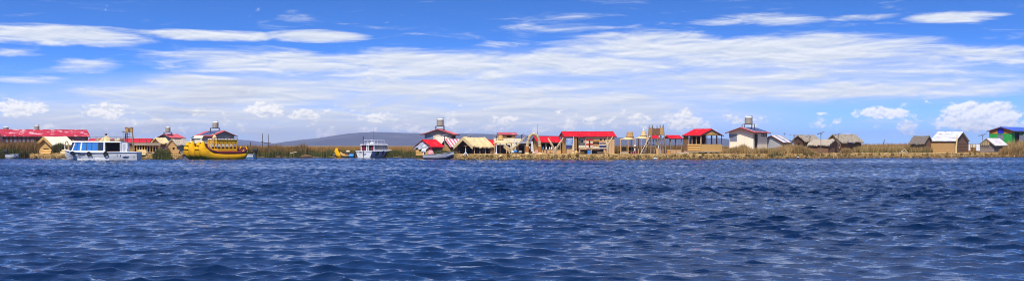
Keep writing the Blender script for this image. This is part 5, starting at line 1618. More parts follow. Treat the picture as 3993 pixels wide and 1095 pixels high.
# ------------------------------------------------------------------ towers, arches, sculptures
def tower(label, pxa, pxb, yt, yb, Y, legs_px, rz, ladder=None, style=0):
    s = F / Y; g = .5
    cx = gx((pxa + pxb) / 2, Y)
    t = thing('lookout_tower', label, 'tower', (cx, Y, g), rz, 'wooden lookout towers')
    w = (pxb - pxa) / s / 2 * .82
    z1, z0 = gz(yt, Y) - g, gz(yb, Y) - g
    lw = (legs_px[1] - legs_px[0]) / s / 2 * .85
    corners = ((-1, -1), (1, -1), (1, 1), (-1, 1))
    for i, j in corners:
        MB().path([(i * lw, j * lw * .8, -.1), (i * (lw * .6 + w * .4), j * .8 * (lw * .55 + w * .45), z0 * .5), (i * w * .92, j * w * .8, z0 + (.0 if not style else z1 - z0 + .35))], [.075, .065, .055], 6).jitter(.03, 2, i + 2 * j).build('leg', 'wood_grey', t)
    for k, zz in enumerate((z0 * .42, z0 * .78)):
        q = lw + (w - lw) * zz / z0
        for (a, b) in ((0, 1), (1, 2), (2, 3), (3, 0)):
            MB().tube((corners[a][0] * q, corners[a][1] * q * .8, zz), (corners[b][0] * q, corners[b][1] * q * .8, zz + (.35 if k == 0 else 0)), .04, n=5).build('brace', 'wood_grey', t)
    for k in range(5): MB().box(-w, w, -w * .8 + k * w * .32, -w * .8 + (k + .9) * w * .32, z0, z0 + .06).build('floor_plank', 'wood_grey', t)
    # reed mat sides, panel by panel
    n = 3
    cols = ['reed_tan', 'reed_brown', 'reed_tan']
    for k in range(n):
        if style and k == 0:
            MB().box(-w, -w + 2 * w * .22, -w * .8 - .05, -w * .8, z0 + .02, z1 - .04).build('mat_panel', 'reed_brown', t)
        else:
            MB().box(-w + 2 * w * k / n + .01, -w + 2 * w * (k + 1) / n, -w * .8 - .06 - .02 * (k % 2), -w * .8 - .02 * (k % 2), z0 + .02, z1 - .05 * (k % 2)).build('mat_panel', cols[k], t)
        MB().box(w, w + .06, -w * .8 + 1.6 * w * k / n, -w * .8 + 1.6 * w * (k + .97) / n, z0 + .02, z1).build('mat_panel', 'reed_brown', t)
        MB().box(-w - .06, -w, -w * .8 + 1.6 * w * k / n, -w * .8 + 1.6 * w * (k + .97) / n, z0 + .02, z1).build('mat_panel', 'reed_gold', t)
        MB().box(-w + 2 * w * k / n, -w + 2 * w * (k + .97) / n, w * .8, w * .8 + .06, z0 + .02, z1 - .1).build('mat_panel', 'reed_brown', t)
    if not style: MB().box(-w - .08, w + .08, -w * .8 - .1, w * .8 + .1, z1, z1 + .06).build('roof_mat', 'reed_tan', t)
    return t, z0


tw, z0 = tower('slim lookout tower with straw box behind the passenger boat', 488, 519, 498, 516, 131.5, (482, 523), R(18))
ld = thing('ladder', 'ladder inside the slim lookout tower', 'ladder', (gx(500, 131.2), 131.2, .5), R(10))
for x in (-.22, .22): MB().tube((x, -.1, 0), (x * .8, .15, z0), .03, n=5).build('rail', 'wood_grey', ld)
for k in range(8): MB().tube((-.2, -.1 + .25 * k / 8, z0 * (k + .5) / 8), (.2, -.1 + .25 * k / 8, z0 * (k + .5) / 8), .022, n=4).build('rung', 'wood_grey', ld)
dd = thing('dish', 'white dish on a thin post beside the slim lookout tower', 'dish', (gx(476, 130.5), 130.5, .5))
MB().tube((0, 0, 0), (0.25, 0, gz(516, 130.5) - .5), .03, n=5).build('post', 'grey_paint', dd)
MB().lathe([(.04, 0), (.22, .05), (.3, .12), (.28, .12), (.1, .06)], (.22, 0, gz(516, 130.5) - .5), 12).build('bowl', 'white_paint', dd)

tw, z0 = tower('tall lookout tower of reed mats with three poles above the gazebos', 2530, 2588, 498, 527, 126.5, (2522, 2596), R(10), style=1)
for x in (-.55, .0, .75): MB().tube((x, -.3, z0), (x, -.3, gz(489, 126.5) - .5), .05, n=5).build('top_pole', 'wood_grey', tw)
for k, (a, b) in enumerate((((-.6, -.75, 0), (.1, -.6, z0 * .95)), ((.7, -.75, 0), (.25, -.6, z0 * .9)), ((.2, -.8, 0), (.5, -.6, z0 * .95)), ((-.1, -.85, 0), (.05, -.7, z0 * .5)))):
    MB().tube(a, b, .055, .045, 5).build('strut', 'wood_grey' if k != 3 else 'cloth_white', tw)
Yl = 125.2
ld = thing('ladder', 'long pole ladder leaning up to the tall lookout tower', 'ladder', (gx(2505, Yl), Yl, .5))
x1, z1 = gx(2541, Yl) - gx(2505, Yl), gz(530, Yl) - .5
for y_ in (-.22, .22): MB().path([(-.12 + y_, y_, 0), (x1 + y_ * .7, .5 + y_, z1)], .05, 6).build('rail', 'plank_pale', ld)
for k in range(9):
    f = (k + .5) / 9
    MB().tube((x1 * f - .3, .5 * f - .22, z1 * f), (x1 * f + .18, .5 * f + .22, z1 * f + .04), .042, n=5).build('rung', 'plank_pale', ld)


def hat_gazebo(label, px0, px1, pc0, pc1, yt, yc, yb, Y, posts, g=.5, roofm='reed_cream', crownm='reed_gold', ball=False, rail=False):
    """straw roof shaped like a brimmed hat on thin posts"""
    s = F / Y
    cx = gx((px0 + px1) / 2, Y)
    t = thing('hat_gazebo', label, 'gazebo', (cx, Y, g), 0, 'straw gazebos with hat shaped roofs')
    rb = (px1 - px0) / s / 2; rc = (pc1 - pc0) / s / 2; ox = gx((pc0 + pc1) / 2, Y) - cx
    zb, zc, zt = gz(yb, Y) - g, gz(yc, Y) - g, gz(yt, Y) - g
    n = 14
    br = MB()
    k0 = 0
    rings = [(rb, zb, 0), (rb * .985, zb + .07, 0), (rb * .72, zb + (zc - zb) * .45, ox * .3), (rc * 1.12, zc, ox)]
    for r, z, dx in rings:
        for k in range(n):
            a = 2 * math.pi * k / n
            br.v.append((dx + r * math.cos(a), r * .8 * math.sin(a), z + (.03 * math.sin(5 * a) if z < zc else 0)))
    for i in range(3):
        for k in range(n): br.f.append((i * n + k, i * n + (k + 1) % n, (i + 1) * n + (k + 1) % n, (i + 1) * n + k))
    br.f.append(tuple(range(n))[::-1]); br.f.append(tuple(3 * n + k for k in range(n)))
    br.build('brim', roofm, t)
    MB().lathe([(rc * 1.1, zc - .02), (rc * .95, zc + (zt - zc) * .4), (rc * .82, zt - .03), (rc * .6, zt)], (ox, 0, 0), 12).build('crown', crownm, t)
    MB().torus((ox, 0, zc + .06), (0, 0, 1), rc * 1.08, .05, 16, 5).build('hat_band', 'reed_tan', t)
    if ball: MB().ellipsoid((ox, 0, zt + .12), (.14, .14, .14), 10, 7).build('knob', 'cloth_white', t, True)
    for px, dy in posts: MB().tube((gx(px, Y) - cx, dy, 0), (gx(px, Y) - cx, dy, zb + .08), .055, .05, 6).build('post', 'plank', t)
    if rail:
        a, b = gx(posts[0][0], Y) - cx, gx(posts[1][0], Y) - cx
        for z in (.22, .4): MB().tube((a, posts[0][1] - .05, z), (b, posts[1][1] - .05, z), .05, n=5).build('rail', 'plank_pale', t)
    return t


hat_gazebo('straw gazebo with dark topped hat roof at the left of the tall tower', 2416, 2476, 2442, 2470, 514, 535, 544, 126, ((2418, -.55), (2447, -.65), (2463, .5), (2471, -.4)), rail=True, crownm='reed_tan')
hat_gazebo('straw gazebo with pale hat roof and white knob beside the ladder', 2474, 2528, 2498, 2521, 511, 531, 540, 126.5, ((2477, -.3), (2498, -.6), (2492, .5), (2519, -.5)), ball=True, crownm='reed_cream')
hat_gazebo('straw gazebo with wide hat roof behind the first reed bird', 1922, 2004, 1942, 1962, 527, 546, 558, 126.5, ((1930, -.5), (1950, .6), (1975, -.7), (1994, -.4)), crownm='reed_gold')
g_ = MB().box(-.9, .9, -.04, .04, 0, 1.25).build('gazebo_shade', 'reed_dark'); g_.location = (gx(1962, 127.6), 127.6, .5); setp(g_, 'dark panel standing for the shade under the wide hat gazebo', 'screen')  # added dark panel, its colour stands for shade below the roof


def reed_arch(label, pxa, pxb, yt, yb, Y, r, g=.5, bands=True):
    s = F / Y
    cx = gx((pxa + pxb) / 2, Y)
    t = thing('reed_arch', label, 'arch', (cx, Y, g), R(10))
    w = (pxb - pxa) / s / 2 - r; h = gz(yt, Y) - g - r
    for sg in (-1, 1):
        pts = [(sg * w, 0, 0), (sg * w * 1.0, 0, h * .3), (sg * w * .93, 0, h * .55), (sg * w * .78, 0, h * .78), (sg * w * .5, 0, h * .94), (sg * w * .2, 0, h), (sg * .02, 0, h * 1.0)]
        p, rr = smooth_path(pts, [r * 1.25, r * 1.15, r * 1.0, r * .95, r * .95, r * .9, r * .8])
        b = MB().path(p, rr, 9).build('arch_leg', 'reed_pale', t, True)
        for q in range(2, len(p) - 1, 3):
            MB().torus(p[q], (p[q + 1] - p[q - 1]).normalized(), rr[q] + .003, .022, 12, 5).build('rope_lashing', 'reed_tan', b)
        if bands:
            MB().path([(sg * w, 0, h * .16), (sg * w * 1.0, 0, h * .3), (sg * w * .985, 0, h * .42)], [r * 1.28, r * 1.22, r * 1.18], 10).build('orange_wrap', 'reed_orange', t)
            MB().lathe([(r * 1.9, 0), (r * 1.7, .18), (r * 1.2, .3)], (sg * w, 0, 0), 10).build('foot', 'reed_cream', t)
    if bands: MB().ellipsoid((0, 0, h + .06), (r * .8, r * .8, r), 8, 6).build('crown_knot', 'cloth_cream', t)
    return t


reed_arch('tall pale reed arch with orange wrapped legs', 2049, 2112, 518, 600, 124.5, .19)
reed_arch('small pale reed hoop on the shore beside the passenger boat bow', 251, 269, 549, 600, 137, .07, .45, False)


def reed_bird(label, px, py, tips, Y, nf=8, g=.5):
    """straw bird: spindle body standing in the mat, wings raised in a V with hanging feathers"""
    cx = gx(px, Y); zb = gz(py, Y) - g
    t = thing('reed_bird', label, 'sculpture', (cx, Y, g), 0, 'straw bird sculptures')
    MB().path([(0, 0, -.05), (0, -.02, zb * .3), (0, -.06, zb * .9), (.02, -.1, zb + .2), (.03, -.16, zb + .42)], [.05, .1, .17, .13, .04], 8).build('body', 'reed_pale', t, True)
    for (tx, ty, wd) in tips:
        e = Vector((gx(tx, Y) - cx, .25, gz(ty, Y) - g)); b = Vector((0, 0, zb))
        d = e - b
        w = MB().path([b, b + d * .5 + Vector((0, .05, .0)), e], [.09, .1, .04], 7).build('wing', 'reed_pale', t, True)
        sd = 1 if e.x > 0 else -1
        for k in range(nf):
            f = .12 + .85 * k / nf
            p = b + d * f
            ln = wd * (1 - .35 * f)
            dn = Vector((sd * .25, -.02, -1)).normalized() * ln
            q = Vector((d.x, d.y, d.z)).normalized() * (d.length * .85 / nf * .9)
            MB().prism([p, p + q, p + q * .75 + dn, p + q * .25 + dn], (0, .03, 0)).build('feather', 'reed_pale' if k % 2 else 'reed_cream', w)
    return t


reed_bird('straw bird with one wing raised high right of the wide hat gazebo', 1996, 585, ((2047, 534, .22), (1964, 562, .55)), 124.2)
reed_bird('straw bird with V shaped wings before the red market stall', 2165, 584, ((2137, 537, .26), (2197, 536, .24)), 124.0)
reed_bird('slender straw bird leaning at the right corner of the craft shop', 2369, 570, ((2390, 532, .16), (2362, 545, .12)), 124.8, 5)
b_ = thing('reed_mast', 'thick tapering straw mast beside the blue poster of the craft shop', 'mast', (gx(2235, 124.6), 124.6, .5))
MB().path([(0, 0, 0), (.02, 0, 1.0), (.06, .05, 2.3)], [.2, .12, .03], 8).build('shaft', 'reed_cream', b_)
MB().torus((.01, 0, .5), (0, 0, 1), .17, .03, 12, 5).build('rope_lashing', 'reed_tan', b_)
b_ = thing('reed_mast', 'straw mast at the right of the textile wall', 'mast', (gx(2368, 125.0), 125.0, .5))
MB().path([(0, 0, 0), (-.02, 0, 1.2), (.03, .02, 2.2)], [.12, .1, .04], 8).build('shaft', 'reed_tan', b_)
MB().torus((-.01, 0, .7), (0, 0, 1), .12, .025, 12, 5).build('rope_lashing', 'reed_cream', b_)

# ------------------------------------------------------------------ solar panels on poles, masts
for a in (('solar panel on a pole between the red roofed and striped huts', 1733, 527, 570, 130.5, .45, 12), ('solar panel on a short pole above the open straw tent', 1834, 527, 560, 131, .34, 14), ('solar panel on a pole left of the wide hat gazebo', 1935, 527, 580, 129, .34, 16), ('solar panel on a pole right of the red topped lookout', 2034, 524, 575, 131, .36, 20), ('small solar panel behind the tall reed arch', 2057, 530, 575, 130, .3, 20),
          ('dark solar panel on a pole right of the grey house', 3096, 525, 565, 144, .55, 4), ('solar panel before the back thatched hut', 3158, 531, 570, 148, .46, 14), ('solar panel on the tall pole before the front thatched hut', 3201, 519, 596, 136, .40, 20), ('solar panel on a pole before the large thatched hut', 3268, 524, 575, 139.5, .42, 18), ('solar panel on a pole above the plank shed', 3832, 526, 556, 158, .52, 14)):
    solar_pole(*a)


def pole(label, px, yt, yb, Y, r=.04, lean=0.0, name='pole', cat='pole', m='wood_grey'):
    z0 = gz(yb, Y); h = gz(yt, Y) - z0
    o = MB().path([(0, 0, -.6), (lean * .5, 0, h * .5), (lean, 0, h)], [r, r * .9, r * .6], 6).build(name, m)
    o.location = (gx(px, Y), Y, z0); return setp(o, label, cat)


fr = thing('pole_frame', 'two thin poles joined by a sagging crossbar above the reeds', 'pole frame', (gx(1035, 146), 146, .2))
for px, yt, ln in ((1023, 521, .06), (1046, 523, .03)): MB().path([(gx(px, 146) - gx(1035, 146) + ln, 0, 0), (gx(px, 146) - gx(1035, 146), 0, gz(yt, 146) - .2)], [.05, .04], 5).build('pole', 'wood_dark', fr)
MB().path([(gx(1019, 146) - gx(1035, 146), -.06, gz(552, 146) - .2), (0, -.06, gz(557, 146) - .2), (gx(1056, 146) - gx(1035, 146), -.06, gz(558, 146) - .2)], .045, 5).build('crossbar', 'wood_dark', fr)
pole('short crooked post in the reeds right of the yellow catamaran', 978, 553, 575, 146, .07, -.08, 'post', 'post', 'wood_dark')
pole('leaning dark post in the marsh left of the low dark hut', 3444, 543, 568, 165, .07, .2, 'post', 'post', 'wood_dark')
pole('thin radio mast right of the tall reed arch', 2097, 485, 575, 129, .025, -.08, 'radio_mast', 'mast', 'dark_steel')
cr = thing('roof_cross', 'small cross on the ridge of the grey house', 'cross', (gx(3060, 143.5), 143.5, gz(526, 143.5)))
MB().box(-.02, .02, -.02, .02, -.1, .32).build('upright', 'dark_steel', cr); MB().box(-.18, .18, -.018, .018, .14, .18).build('arm', 'dark_steel', cr)

# pyramid straw hut behind the boat
py_ = thing('straw_hut', 'pointed straw hut with dark finial behind the passenger boat', 'hut', (gx(415, 160), 160, .45), R(20))
a_ = gz(552, 160) - .45; b_ = gz(528, 160) - .45
MB().lathe([(1.25, a_ - .1), (.75, a_ + (b_ - a_) * .5), (.08, b_)], n=8).build('thatch_cone', 'reed_cream', py_)
MB().lathe([(1.0, 0), (1.0, a_)], n=8).build('wall', 'reed_tan', py_)
MB().path([(0, 0, b_ - .1), (-.1, 0, b_ + .25)], [.12, .2], 6).build('finial', 'wood_dark', py_)


# ------------------------------------------------------------------ shop front things
def on_wall(px0, px1, y0, y1, m, name, label, cat='textile', group='textiles hung on the craft shop wall', off=.06, sleeves=False, trim=None):
    """cloth hung flat on the shop wall with soft folds"""
    fc = SH['fc']
    t0, t1 = fc.t('R', px0), fc.t('R', px1)
    tm = (t0 + t1) / 2
    z1, z0 = fc.z('R', tm, y0), fc.z('R', tm, y1)
    root = thing(name, label, cat, SH['o'].matrix_basis @ Vector((tm, -off, z0)), SH['o'].rotation_euler.z, group)
    w, h = (t1 - t0) / 2, z1 - z0
    def sheet(a0, a1, b0, b1, d=.0):
        mb = MB()
        f0 = lambda u, v: (a0 + (a1 - a0) * u, -d - .018 * math.sin(u * 13 + px0) * (1 - v * .6), b0 + (b1 - b0) * v)
        mb.grid(f0, 8, 3); k = len(mb.v); W = 4
        mb.grid(lambda u, v: tuple(Vector(f0(u, v)) + Vector((0, .02, 0))), 8, 3)
        for i in range(8):
            for j in (0, 3): mb.f.append((i * W + j, (i + 1) * W + j, k + (i + 1) * W + j, k + i * W + j))
        for j in range(3):
            for i in (0, 8): mb.f.append((i * W + j, i * W + j + 1, k + i * W + j + 1, k + i * W + j))
        return mb
    if sleeves:
        sheet(-w * .5, w * .5, 0, h * .96).build('body', m, root)
        sheet(-w, -w * .52, h * .55, h).build('sleeve', m, root); sheet(w * .52, w, h * .55, h).build('sleeve', m, root)
        MB().box(-w, w, -.035, -.024, h * .9, h * .985).build('hanger_bar', 'wood_grey', root)
    else:
        sheet(-w, w, 0, h).build('cloth', m, root)
    if trim:
        for k, (f0, f1, tm_) in enumerate(trim): sheet(-w, w, h * f0, h * f1, .03).build('woven_band', tm_, root)
    return root


on_wall(2207, 2234, 534, 579, 'poster_blue', 'poster', 'tall blue poster at the left end of the craft shop', 'poster', 'posters on the craft shop', trim=((.82, .86, 'cloth_white'), (.05, .3, 'cloth_navy')))
on_wall(2238, 2248, 534, 582, 'reed_tan', 'reed_mat', 'narrow striped reed mat beside the blue poster', 'mat', 'mats on the craft shop', trim=tuple((k / 7, k / 7 + .05, 'reed_brown') for k in range(7)))
on_wall(2255, 2282, 537.5, 555, 'cloth_grey', 'poncho', 'dark grey poncho in the upper left of the textile wall', sleeves=True)
on_wall(2256, 2281, 556, 577, 'cloth_grey', 'poncho', 'grey and cream poncho in the lower left of the textile wall', sleeves=True, trim=((.1, .5, 'cloth_cream'),))
on_wall(2285, 2311, 543, 577, 'cloth_cream', 'tapestry', 'cream tapestry with red borders in the middle of the textile wall', trim=((.84, 1.0, 'cloth_red'), (.36, .52, 'cloth_red'), (0, .06, 'cloth_red')))
on_wall(2296, 2301, 549, 575, 'cloth_black', 'scarf', 'narrow black scarf over the red bordered tapestry', off=.12)
on_wall(2312, 2335, 545.5, 564, 'cloth_orange', 'poncho', 'orange brown poncho right of the red bordered tapestry', sleeves=True, trim=((.2, .6, 'cloth_black'),))
on_wall(2313, 2334, 565, 579, 'cloth_cream', 'tapestry', 'cream tapestry below the orange poncho', trim=((.75, .95, 'cloth_orange'),))
on_wall(2339, 2346, 539.5, 547, 'cloth_black', 'small_mask', 'left small black wall hanging at the top right of the textile wall', off=.05)
on_wall(2355, 2361, 539.5, 547, 'cloth_black', 'small_mask', 'right small black wall hanging at the top right of the textile wall', off=.05)
on_wall(2337, 2365, 557, 582, 'cloth_cream', 'tapestry', 'blue and cream tapestry at the right of the textile wall', trim=((.85, 1.0, 'cloth_navy'), (.3, .6, 'cloth_navy'), (.0, .1, 'cloth_navy')))
on_wall(2253, 2258, 519, 540, 'cloth_red', 'flag', 'tall red flag hanging over the craft shop eave', 'flag', 'red flags at the craft shop', off=.5)
on_wall(2261, 2268, 526, 536, 'cloth_red', 'flag', 'short red flag right of the tall one at the eave', 'flag', 'red flags at the craft shop', off=.5)
Yt = 124.6
tb = thing('sales_table', 'long low sales table with pale board before the textile wall', 'table', (gx(2307, Yt), Yt, .5), R(4))
hw = (2358 - 2256) / (F / Yt) / 2; th_ = gz(578, Yt) - .5
for k in range(3): MB().box(-hw, hw, -.35 + k * .22, -.15 + k * .22, th_, th_ + .06).build('table_board', 'plank_pale', tb)
for x in (-hw + .1, -.1, hw - .1):
    for y_ in (-.25, .2): MB().box(x - .05, x + .05, y_ - .05, y_ + .05, 0, th_).build('leg', 'plank', tb)
MB().box(-hw + .1, hw - .1, .22, .26, .1, th_ * .8).build('back_board', 'wood_dark', tb)
for k, (px, m_, l_) in enumerate(((2259, 'plank', 'brown stool under the left end of the sales table'), (2271, 'reed_gold', 'golden reed stool under the sales table'), (2337, 'cloth_cream', 'cream stool under the right half of the sales table'), (2350, 'plank', 'brown stool under the right end of the sales table'))):
    st = thing('stool', l_, 'stool', (gx(px, Yt - .45), Yt - .45, .5), R(15 * k), 'stools at the sales table')
    MB().box(-.2, .2, -.16, .16, .3, .36).build('seat', m_, st)
    for i in (-1, 1):
        for j in (-1, 1): MB().box(i * .16 - .025, i * .16 + .025, j * .12 - .025, j * .12 + .025, 0, .3).build('leg', 'wood_dark', st)
bl = MB().grid(lambda u, v: (-.18 + .36 * u, -.03 * math.sin(u * 11), v * .58), 8, 3).grid(lambda u, v: (-.18 + .36 * u, .03 - .03 * math.sin(u * 11), v * .58), 8, 3).build('shawl', 'cloth_blue')
bl.location = (gx(2297, Yt - .42), Yt - .42, .51); setp(bl, 'bright blue shawl hanging from the front of the sales table', 'shawl')
sk_ = MB().ellipsoid((0, 0, .3), (.2, .18, .32), 10, 7).jitter(.04, 4, 3).build('sack', 'reed_gold'); sk_.location = (gx(2247, 124.4), 124.4, .48); setp(sk_, 'golden sack standing left of the sales table', 'sack')

# ------------------------------------------------------------------ pavilions near the tower
def pavilion(label, pc, pl, pr, Y, phi, ye, ya, m, posts=4):
    c = house('red_pavilion', label, 'pavilion', pc, pl, pr, Y, phi, ye, ya, 'x', .5, 'plank', m, walls=False, sheets=4, oe=.15, og=.1, fascia='wood_dark', corr=False)
    for x in (.05, .5, .95):
        for y_ in (0.03, .97): MB().tube((c['A'] * x, c['B'] * y_, 0), (c['A'] * x, c['B'] * y_, c['H']), .05, n=6).build('post', 'wood_grey' if y_ < .5 else 'wood_dark', c['o'])
    return c


c = pavilion('open pavilion with red tarp roof left of the kiosk', 2613, 2588, 2660, 130, 25, 541, 529, 'red_bright')
for k in range(4): MB().box(c['A'] * (.02 + .24 * k), c['A'] * (.25 + .24 * k), .12, .17, .02, .62).build('low_panel', 'plank', c['o'])
pavilion('small red tarp pavilion behind the legs of the tall tower', 2546, 2536, 2570, 136, 22, 540, 529, 'red_bright')
ob = thing('crate', 'orange crate under the red tarp pavilion', 'crate', (gx(2606, 127.5), 127.5, .5), R(8))
for k in range(3): MB().box(-.21, .21, -.2, .2, .02 + k * .18, .18 + k * .18).build('board', 'orange_box', ob)
MB().box(-.24, .24, -.23, .23, .56, .62).build('lid', 'plank_pale', ob)
pb = thing('panel_screen', 'brown reed panels leaning below the tall tower', 'screen', (gx(2575, 125.4), 125.4, .5), R(5))
for k in range(3): MB().slab((-.5 + k * .34, 0, 0), (-.2 + k * .34, 0, 0), (-.2 + k * .34, .18, .78), (-.5 + k * .34, .18, .78 - .07 * k), .05).build('mat_panel', ['reed_tan', 'wood_grey', 'reed_brown'][k], pb)
ps = thing('plank_stack', 'loose planks and poles lying left of the kiosk steps', 'planks', (gx(2662, 127), 127, .5), R(10))
for k in range(6): MB().box(-.85 + .1 * (k % 3), .75, -.4 + k * .14, -.28 + k * .14, .22 + .05 * (k % 2), .28 + .05 * (k % 2)).build('plank', 'plank_pale', ps)
for x in (-.6, .5): MB().box(x - .08, x + .08, -.4, .4, 0, .22).build('bearer', 'wood_dark', ps)
MB().tube((-.9, -.3, .05), (-1.05, -.3, .5), .03).build('peg', 'plank_pale', ps)
st = thing('steps', 'red mat on the kiosk entrance steps', 'steps', (gx(2674, 128.2), 128.2, .5), R(38))
for k in range(2): MB().box(-.5, .5, k * .3, k * .3 + .3, 0, .16 + k * .16).build('step', 'plank', st)
MB().box(-.35, .35, .05, .58, .325, .345).build('mat', 'cloth_red', st)
# chairs and tables in the gazebos
for k, (px, yy, l_) in enumerate(((2434, 127.2, 'dark chair at the left of the first hat gazebo'), (2453, 127.5, 'dark chair at the middle of the first hat gazebo'), (2463, 127.0, 'dark chair beside the seated woman'), (2505, 127.6, 'dark chair inside the gazebo with the white knob'))):
    ch = thing('chair', l_, 'chair', (gx(px, yy), yy, .5), R(170 + 20 * k), 'dark chairs in the hat gazebos')
    MB().box(-.22, .22, -.2, .2, .42, .47).build('seat', 'wood_dark', ch)
    MB().box(-.22, .22, .18, .22, .55, .98).build('backrest', 'wood_dark', ch)
    for i in (-1, 1):
        for j in (-1, 1): MB().box(i * .2 - .02, i * .2 + .02, j * .18 - .02, j * .18 + .02, 0, .98 if j > 0 else .42).build('leg', 'wood_dark', ch)
tb = thing('table', 'dark table in the first hat gazebo', 'table', (gx(2447, 126.5), 126.5, .5))
MB().box(-.55, .55, -.3, .3, .7, .75).build('top', 'wood_dark', tb)
for i in (-1, 1):
    for j in (-1, 1): MB().box(i * .48 - .03, i * .48 + .03, j * .24 - .03, j * .24 + .03, 0, .7).build('leg', 'wood_dark', tb)

# ------------------------------------------------------------------ small things by the tents
def tripod(label, px, yt, yb, Y):
    z0 = gz(yb, Y); h = gz(yt, Y) - z0
    t = thing('washstand', label, 'stand', (gx(px, Y), Y, z0))
    MB().tube((0, 0, h * .25), (0, 0, h), .05, .04, 6).build('column', 'white_paint', t)
    for a in (200, 330, 80): MB().tube((0, 0, h * .38), (.32 * math.cos(R(a)), .32 * math.sin(R(a)), 0), .04, n=5).build('leg', 'white_paint', t)
    MB().lathe([(.05, 0), (.2, .05), (.22, .12), (.19, .12)], (0, 0, h), 12).build('basin', 'orange_paint', t)
tripod('white three legged washstand before the open straw tent', 1816, 572, 605, 124.8)
w_ = thing('water_pump', 'white standpipe with swollen foot left of the wide hat gazebo', 'standpipe', (gx(1936, 124), 124, .5))
MB().path([(0, 0, 0), (0, 0, .7), (-.04, 0, 1.3)], [.06, .05, .04], 7).build('pipe', 'white_paint', w_)
MB().ellipsoid((-.08, 0, .12), (.26, .2, .14), 10, 6).build('foot', 'cloth_white', w_, True)
for k, (px, py, Y, r, m_, l_, cat) in enumerate(((2081, 596, 123.2, .17, 'cloth_cream', 'round cream stone inside the reed arch', 'stone'), (1999, 592, 123.6, .16, 'cloth_white', 'white tub at the foot of the first straw bird', 'tub'), (2010, 590, 124.2, .18, 'cloth_blue', 'blue grey bundle right of the first straw bird', 'bundle'), (2029, 592, 124.6, .2, 'grey_paint', 'grey bundle before the dark stall', 'bundle'), (2064, 577, 125.6, .2, 'cloth_white', 'white sack seen through the reed arch', 'sack'))):
    o = MB().ellipsoid((0, 0, 0), (r * 1.1, r, r * .9), 10, 7).jitter(.03, 5, k).build(cat, m_, smooth=True); o.location = (gx(px, Y), Y, gz(py, Y)); setp(o, l_, cat)
cl = MB().grid(lambda u, v: (-.15 + .3 * u * (1 - .35 * v), -.04 * math.sin(u * 12), v * 1.25), 8, 4).grid(lambda u, v: (-.15 + .3 * u * (1 - .35 * v), .05 - .04 * math.sin(u * 12), v * 1.25), 8, 4).build('hanging_cloth', 'cloth_white')
cl.location = (gx(2076, 126.4), 126.4, gz(590, 126.4)); setp(cl, 'long white cloth hanging behind the reed arch', 'cloth')
pk = MB().box(-.22, .22, -.03, .03, 0, .55).build('banner', 'cloth_pink'); pk.location = (gx(2093, 125.6), 125.6, .56); pk.rotation_euler = (R(-8), 0, R(12)); setp(pk, 'pale pink banner right of the reed arch', 'banner')
ds = house('dark_stall', 'dark open stall with flat grey roof behind the first straw bird', 'stall', 2018, None, 2072, 128.5, 6, 560, 556, 'x', .5, 'reed_dark', 'grey_sheet', [('R', 2022, 2044, 566, 605, 'opening'), ('R', 2050, 2068, 566, 605, 'opening')], sheets=3, oe=.15, og=.1, B=2.0, fascia=None)
for k in range(4):
    o = MB().lathe([(.07, 0), (.08, .2), (.03, .28), (.03, .34)], n=8).build('jug', ['cloth_white', 'cloth_white', 'cloth_blue', 'cloth_cream'][k]); px = (2130, 2150, 2118, 2143)[k]
    fcx = 127.6; o.location = (gx(px, fcx), fcx, .5 + .68 + .002)
    setp(o, ['white jug on the stall counter, left of the straw bird', 'white jug on the stall counter, nearest the straw bird', 'blue jug at the left of the stall counter', 'cream jug between the white jugs on the counter'][k], 'jug', 'jugs on the stall counter')
dk = thing('dock', 'low pale wooden dock behind the grey skiff', 'dock', (gx(1698, 128), 128, .1), R(-2))
Ld = gx(1787, 128) - gx(1698, 128)
for k in range(14): MB().box(Ld * k / 14, Ld * (k + .94) / 14, 0, 1.5, .38, .45).build('deck_board', 'plank_pale', dk)
MB().box(0, Ld, -.04, -.003, .1, .43).build('front_board', 'plank_pale', dk)
for q in (.1, .5, .9): MB().tube((Ld * q, .2, -.6), (Ld * q, .2, .38), .08).build('pile', 'wood_dark', dk)

# laundry between the banded hut and the shed
ln = thing('clothes_line', 'washing line with pale laundry between the banded hut and the shed', 'washing line', (gx(3798, 149), 149, .5))
xa, xb = gx(3776, 149) - gx(3798, 149), gx(3822, 149) - gx(3798, 149)
for x in (xa, xb): MB().tube((x, 0, 0), (x, 0, 1.45), .04, n=5).build('post', 'wood_grey', ln)
MB().path([(xa, 0, 1.4), (0, 0, 1.32), (xb, 0, 1.4)], .012, 4).build('line', 'dark_steel', ln)
for k, (a, b, z0_, m_) in enumerate(((3777, 3783, .45, 'cloth_white'), (3786, 3804, .92, 'cloth_cream'), (3788, 3792, .3, 'cloth_black'), (3806, 3820, .4, 'cloth_white'))):
    x0, x1 = gx(a, 149) - gx(3798, 149), gx(b, 149) - gx(3798, 149)
    o = MB().grid(lambda u, v: (x0 + (x1 - x0) * u, -.03 - .05 * k * .3 - .03 * math.sin(u * 9 + k), z0_ + (1.36 - z0_) * v), 8, 3).grid(lambda u, v: (x0 + (x1 - x0) * u, -.01 - .05 * k * .3 - .03 * math.sin(u * 9 + k), z0_ + (1.36 - z0_) * v), 8, 3).build('laundry', m_)
    o.location = ln.location; setp(o, ['narrow white towel at the left of the washing line', 'cream blanket over the washing line', 'dark trousers on the washing line', 'white sheet at the right of the washing line'][k], 'laundry', 'laundry on the line')
# crossed sticks in the grass
cs = thing('stick_frame', 'crossed pale sticks leaning in the grass left of the low dark hut', 'sticks', (gx(3525, 141), 141, .5))
for a, b in (((-.55, 0, .0), (.1, .1, .72)), ((.65, 0, 0), (.05, .12, .74)), ((-.1, -.1, 0), (-.4, 0, .5)), ((-1.3, 0, 0), (-1.5, 0, .25)), ((-.9, .1, .15), (.3, .2, .28))): MB().tube(a, b, .05, .035, 5).build('stick', 'plank_pale', cs)
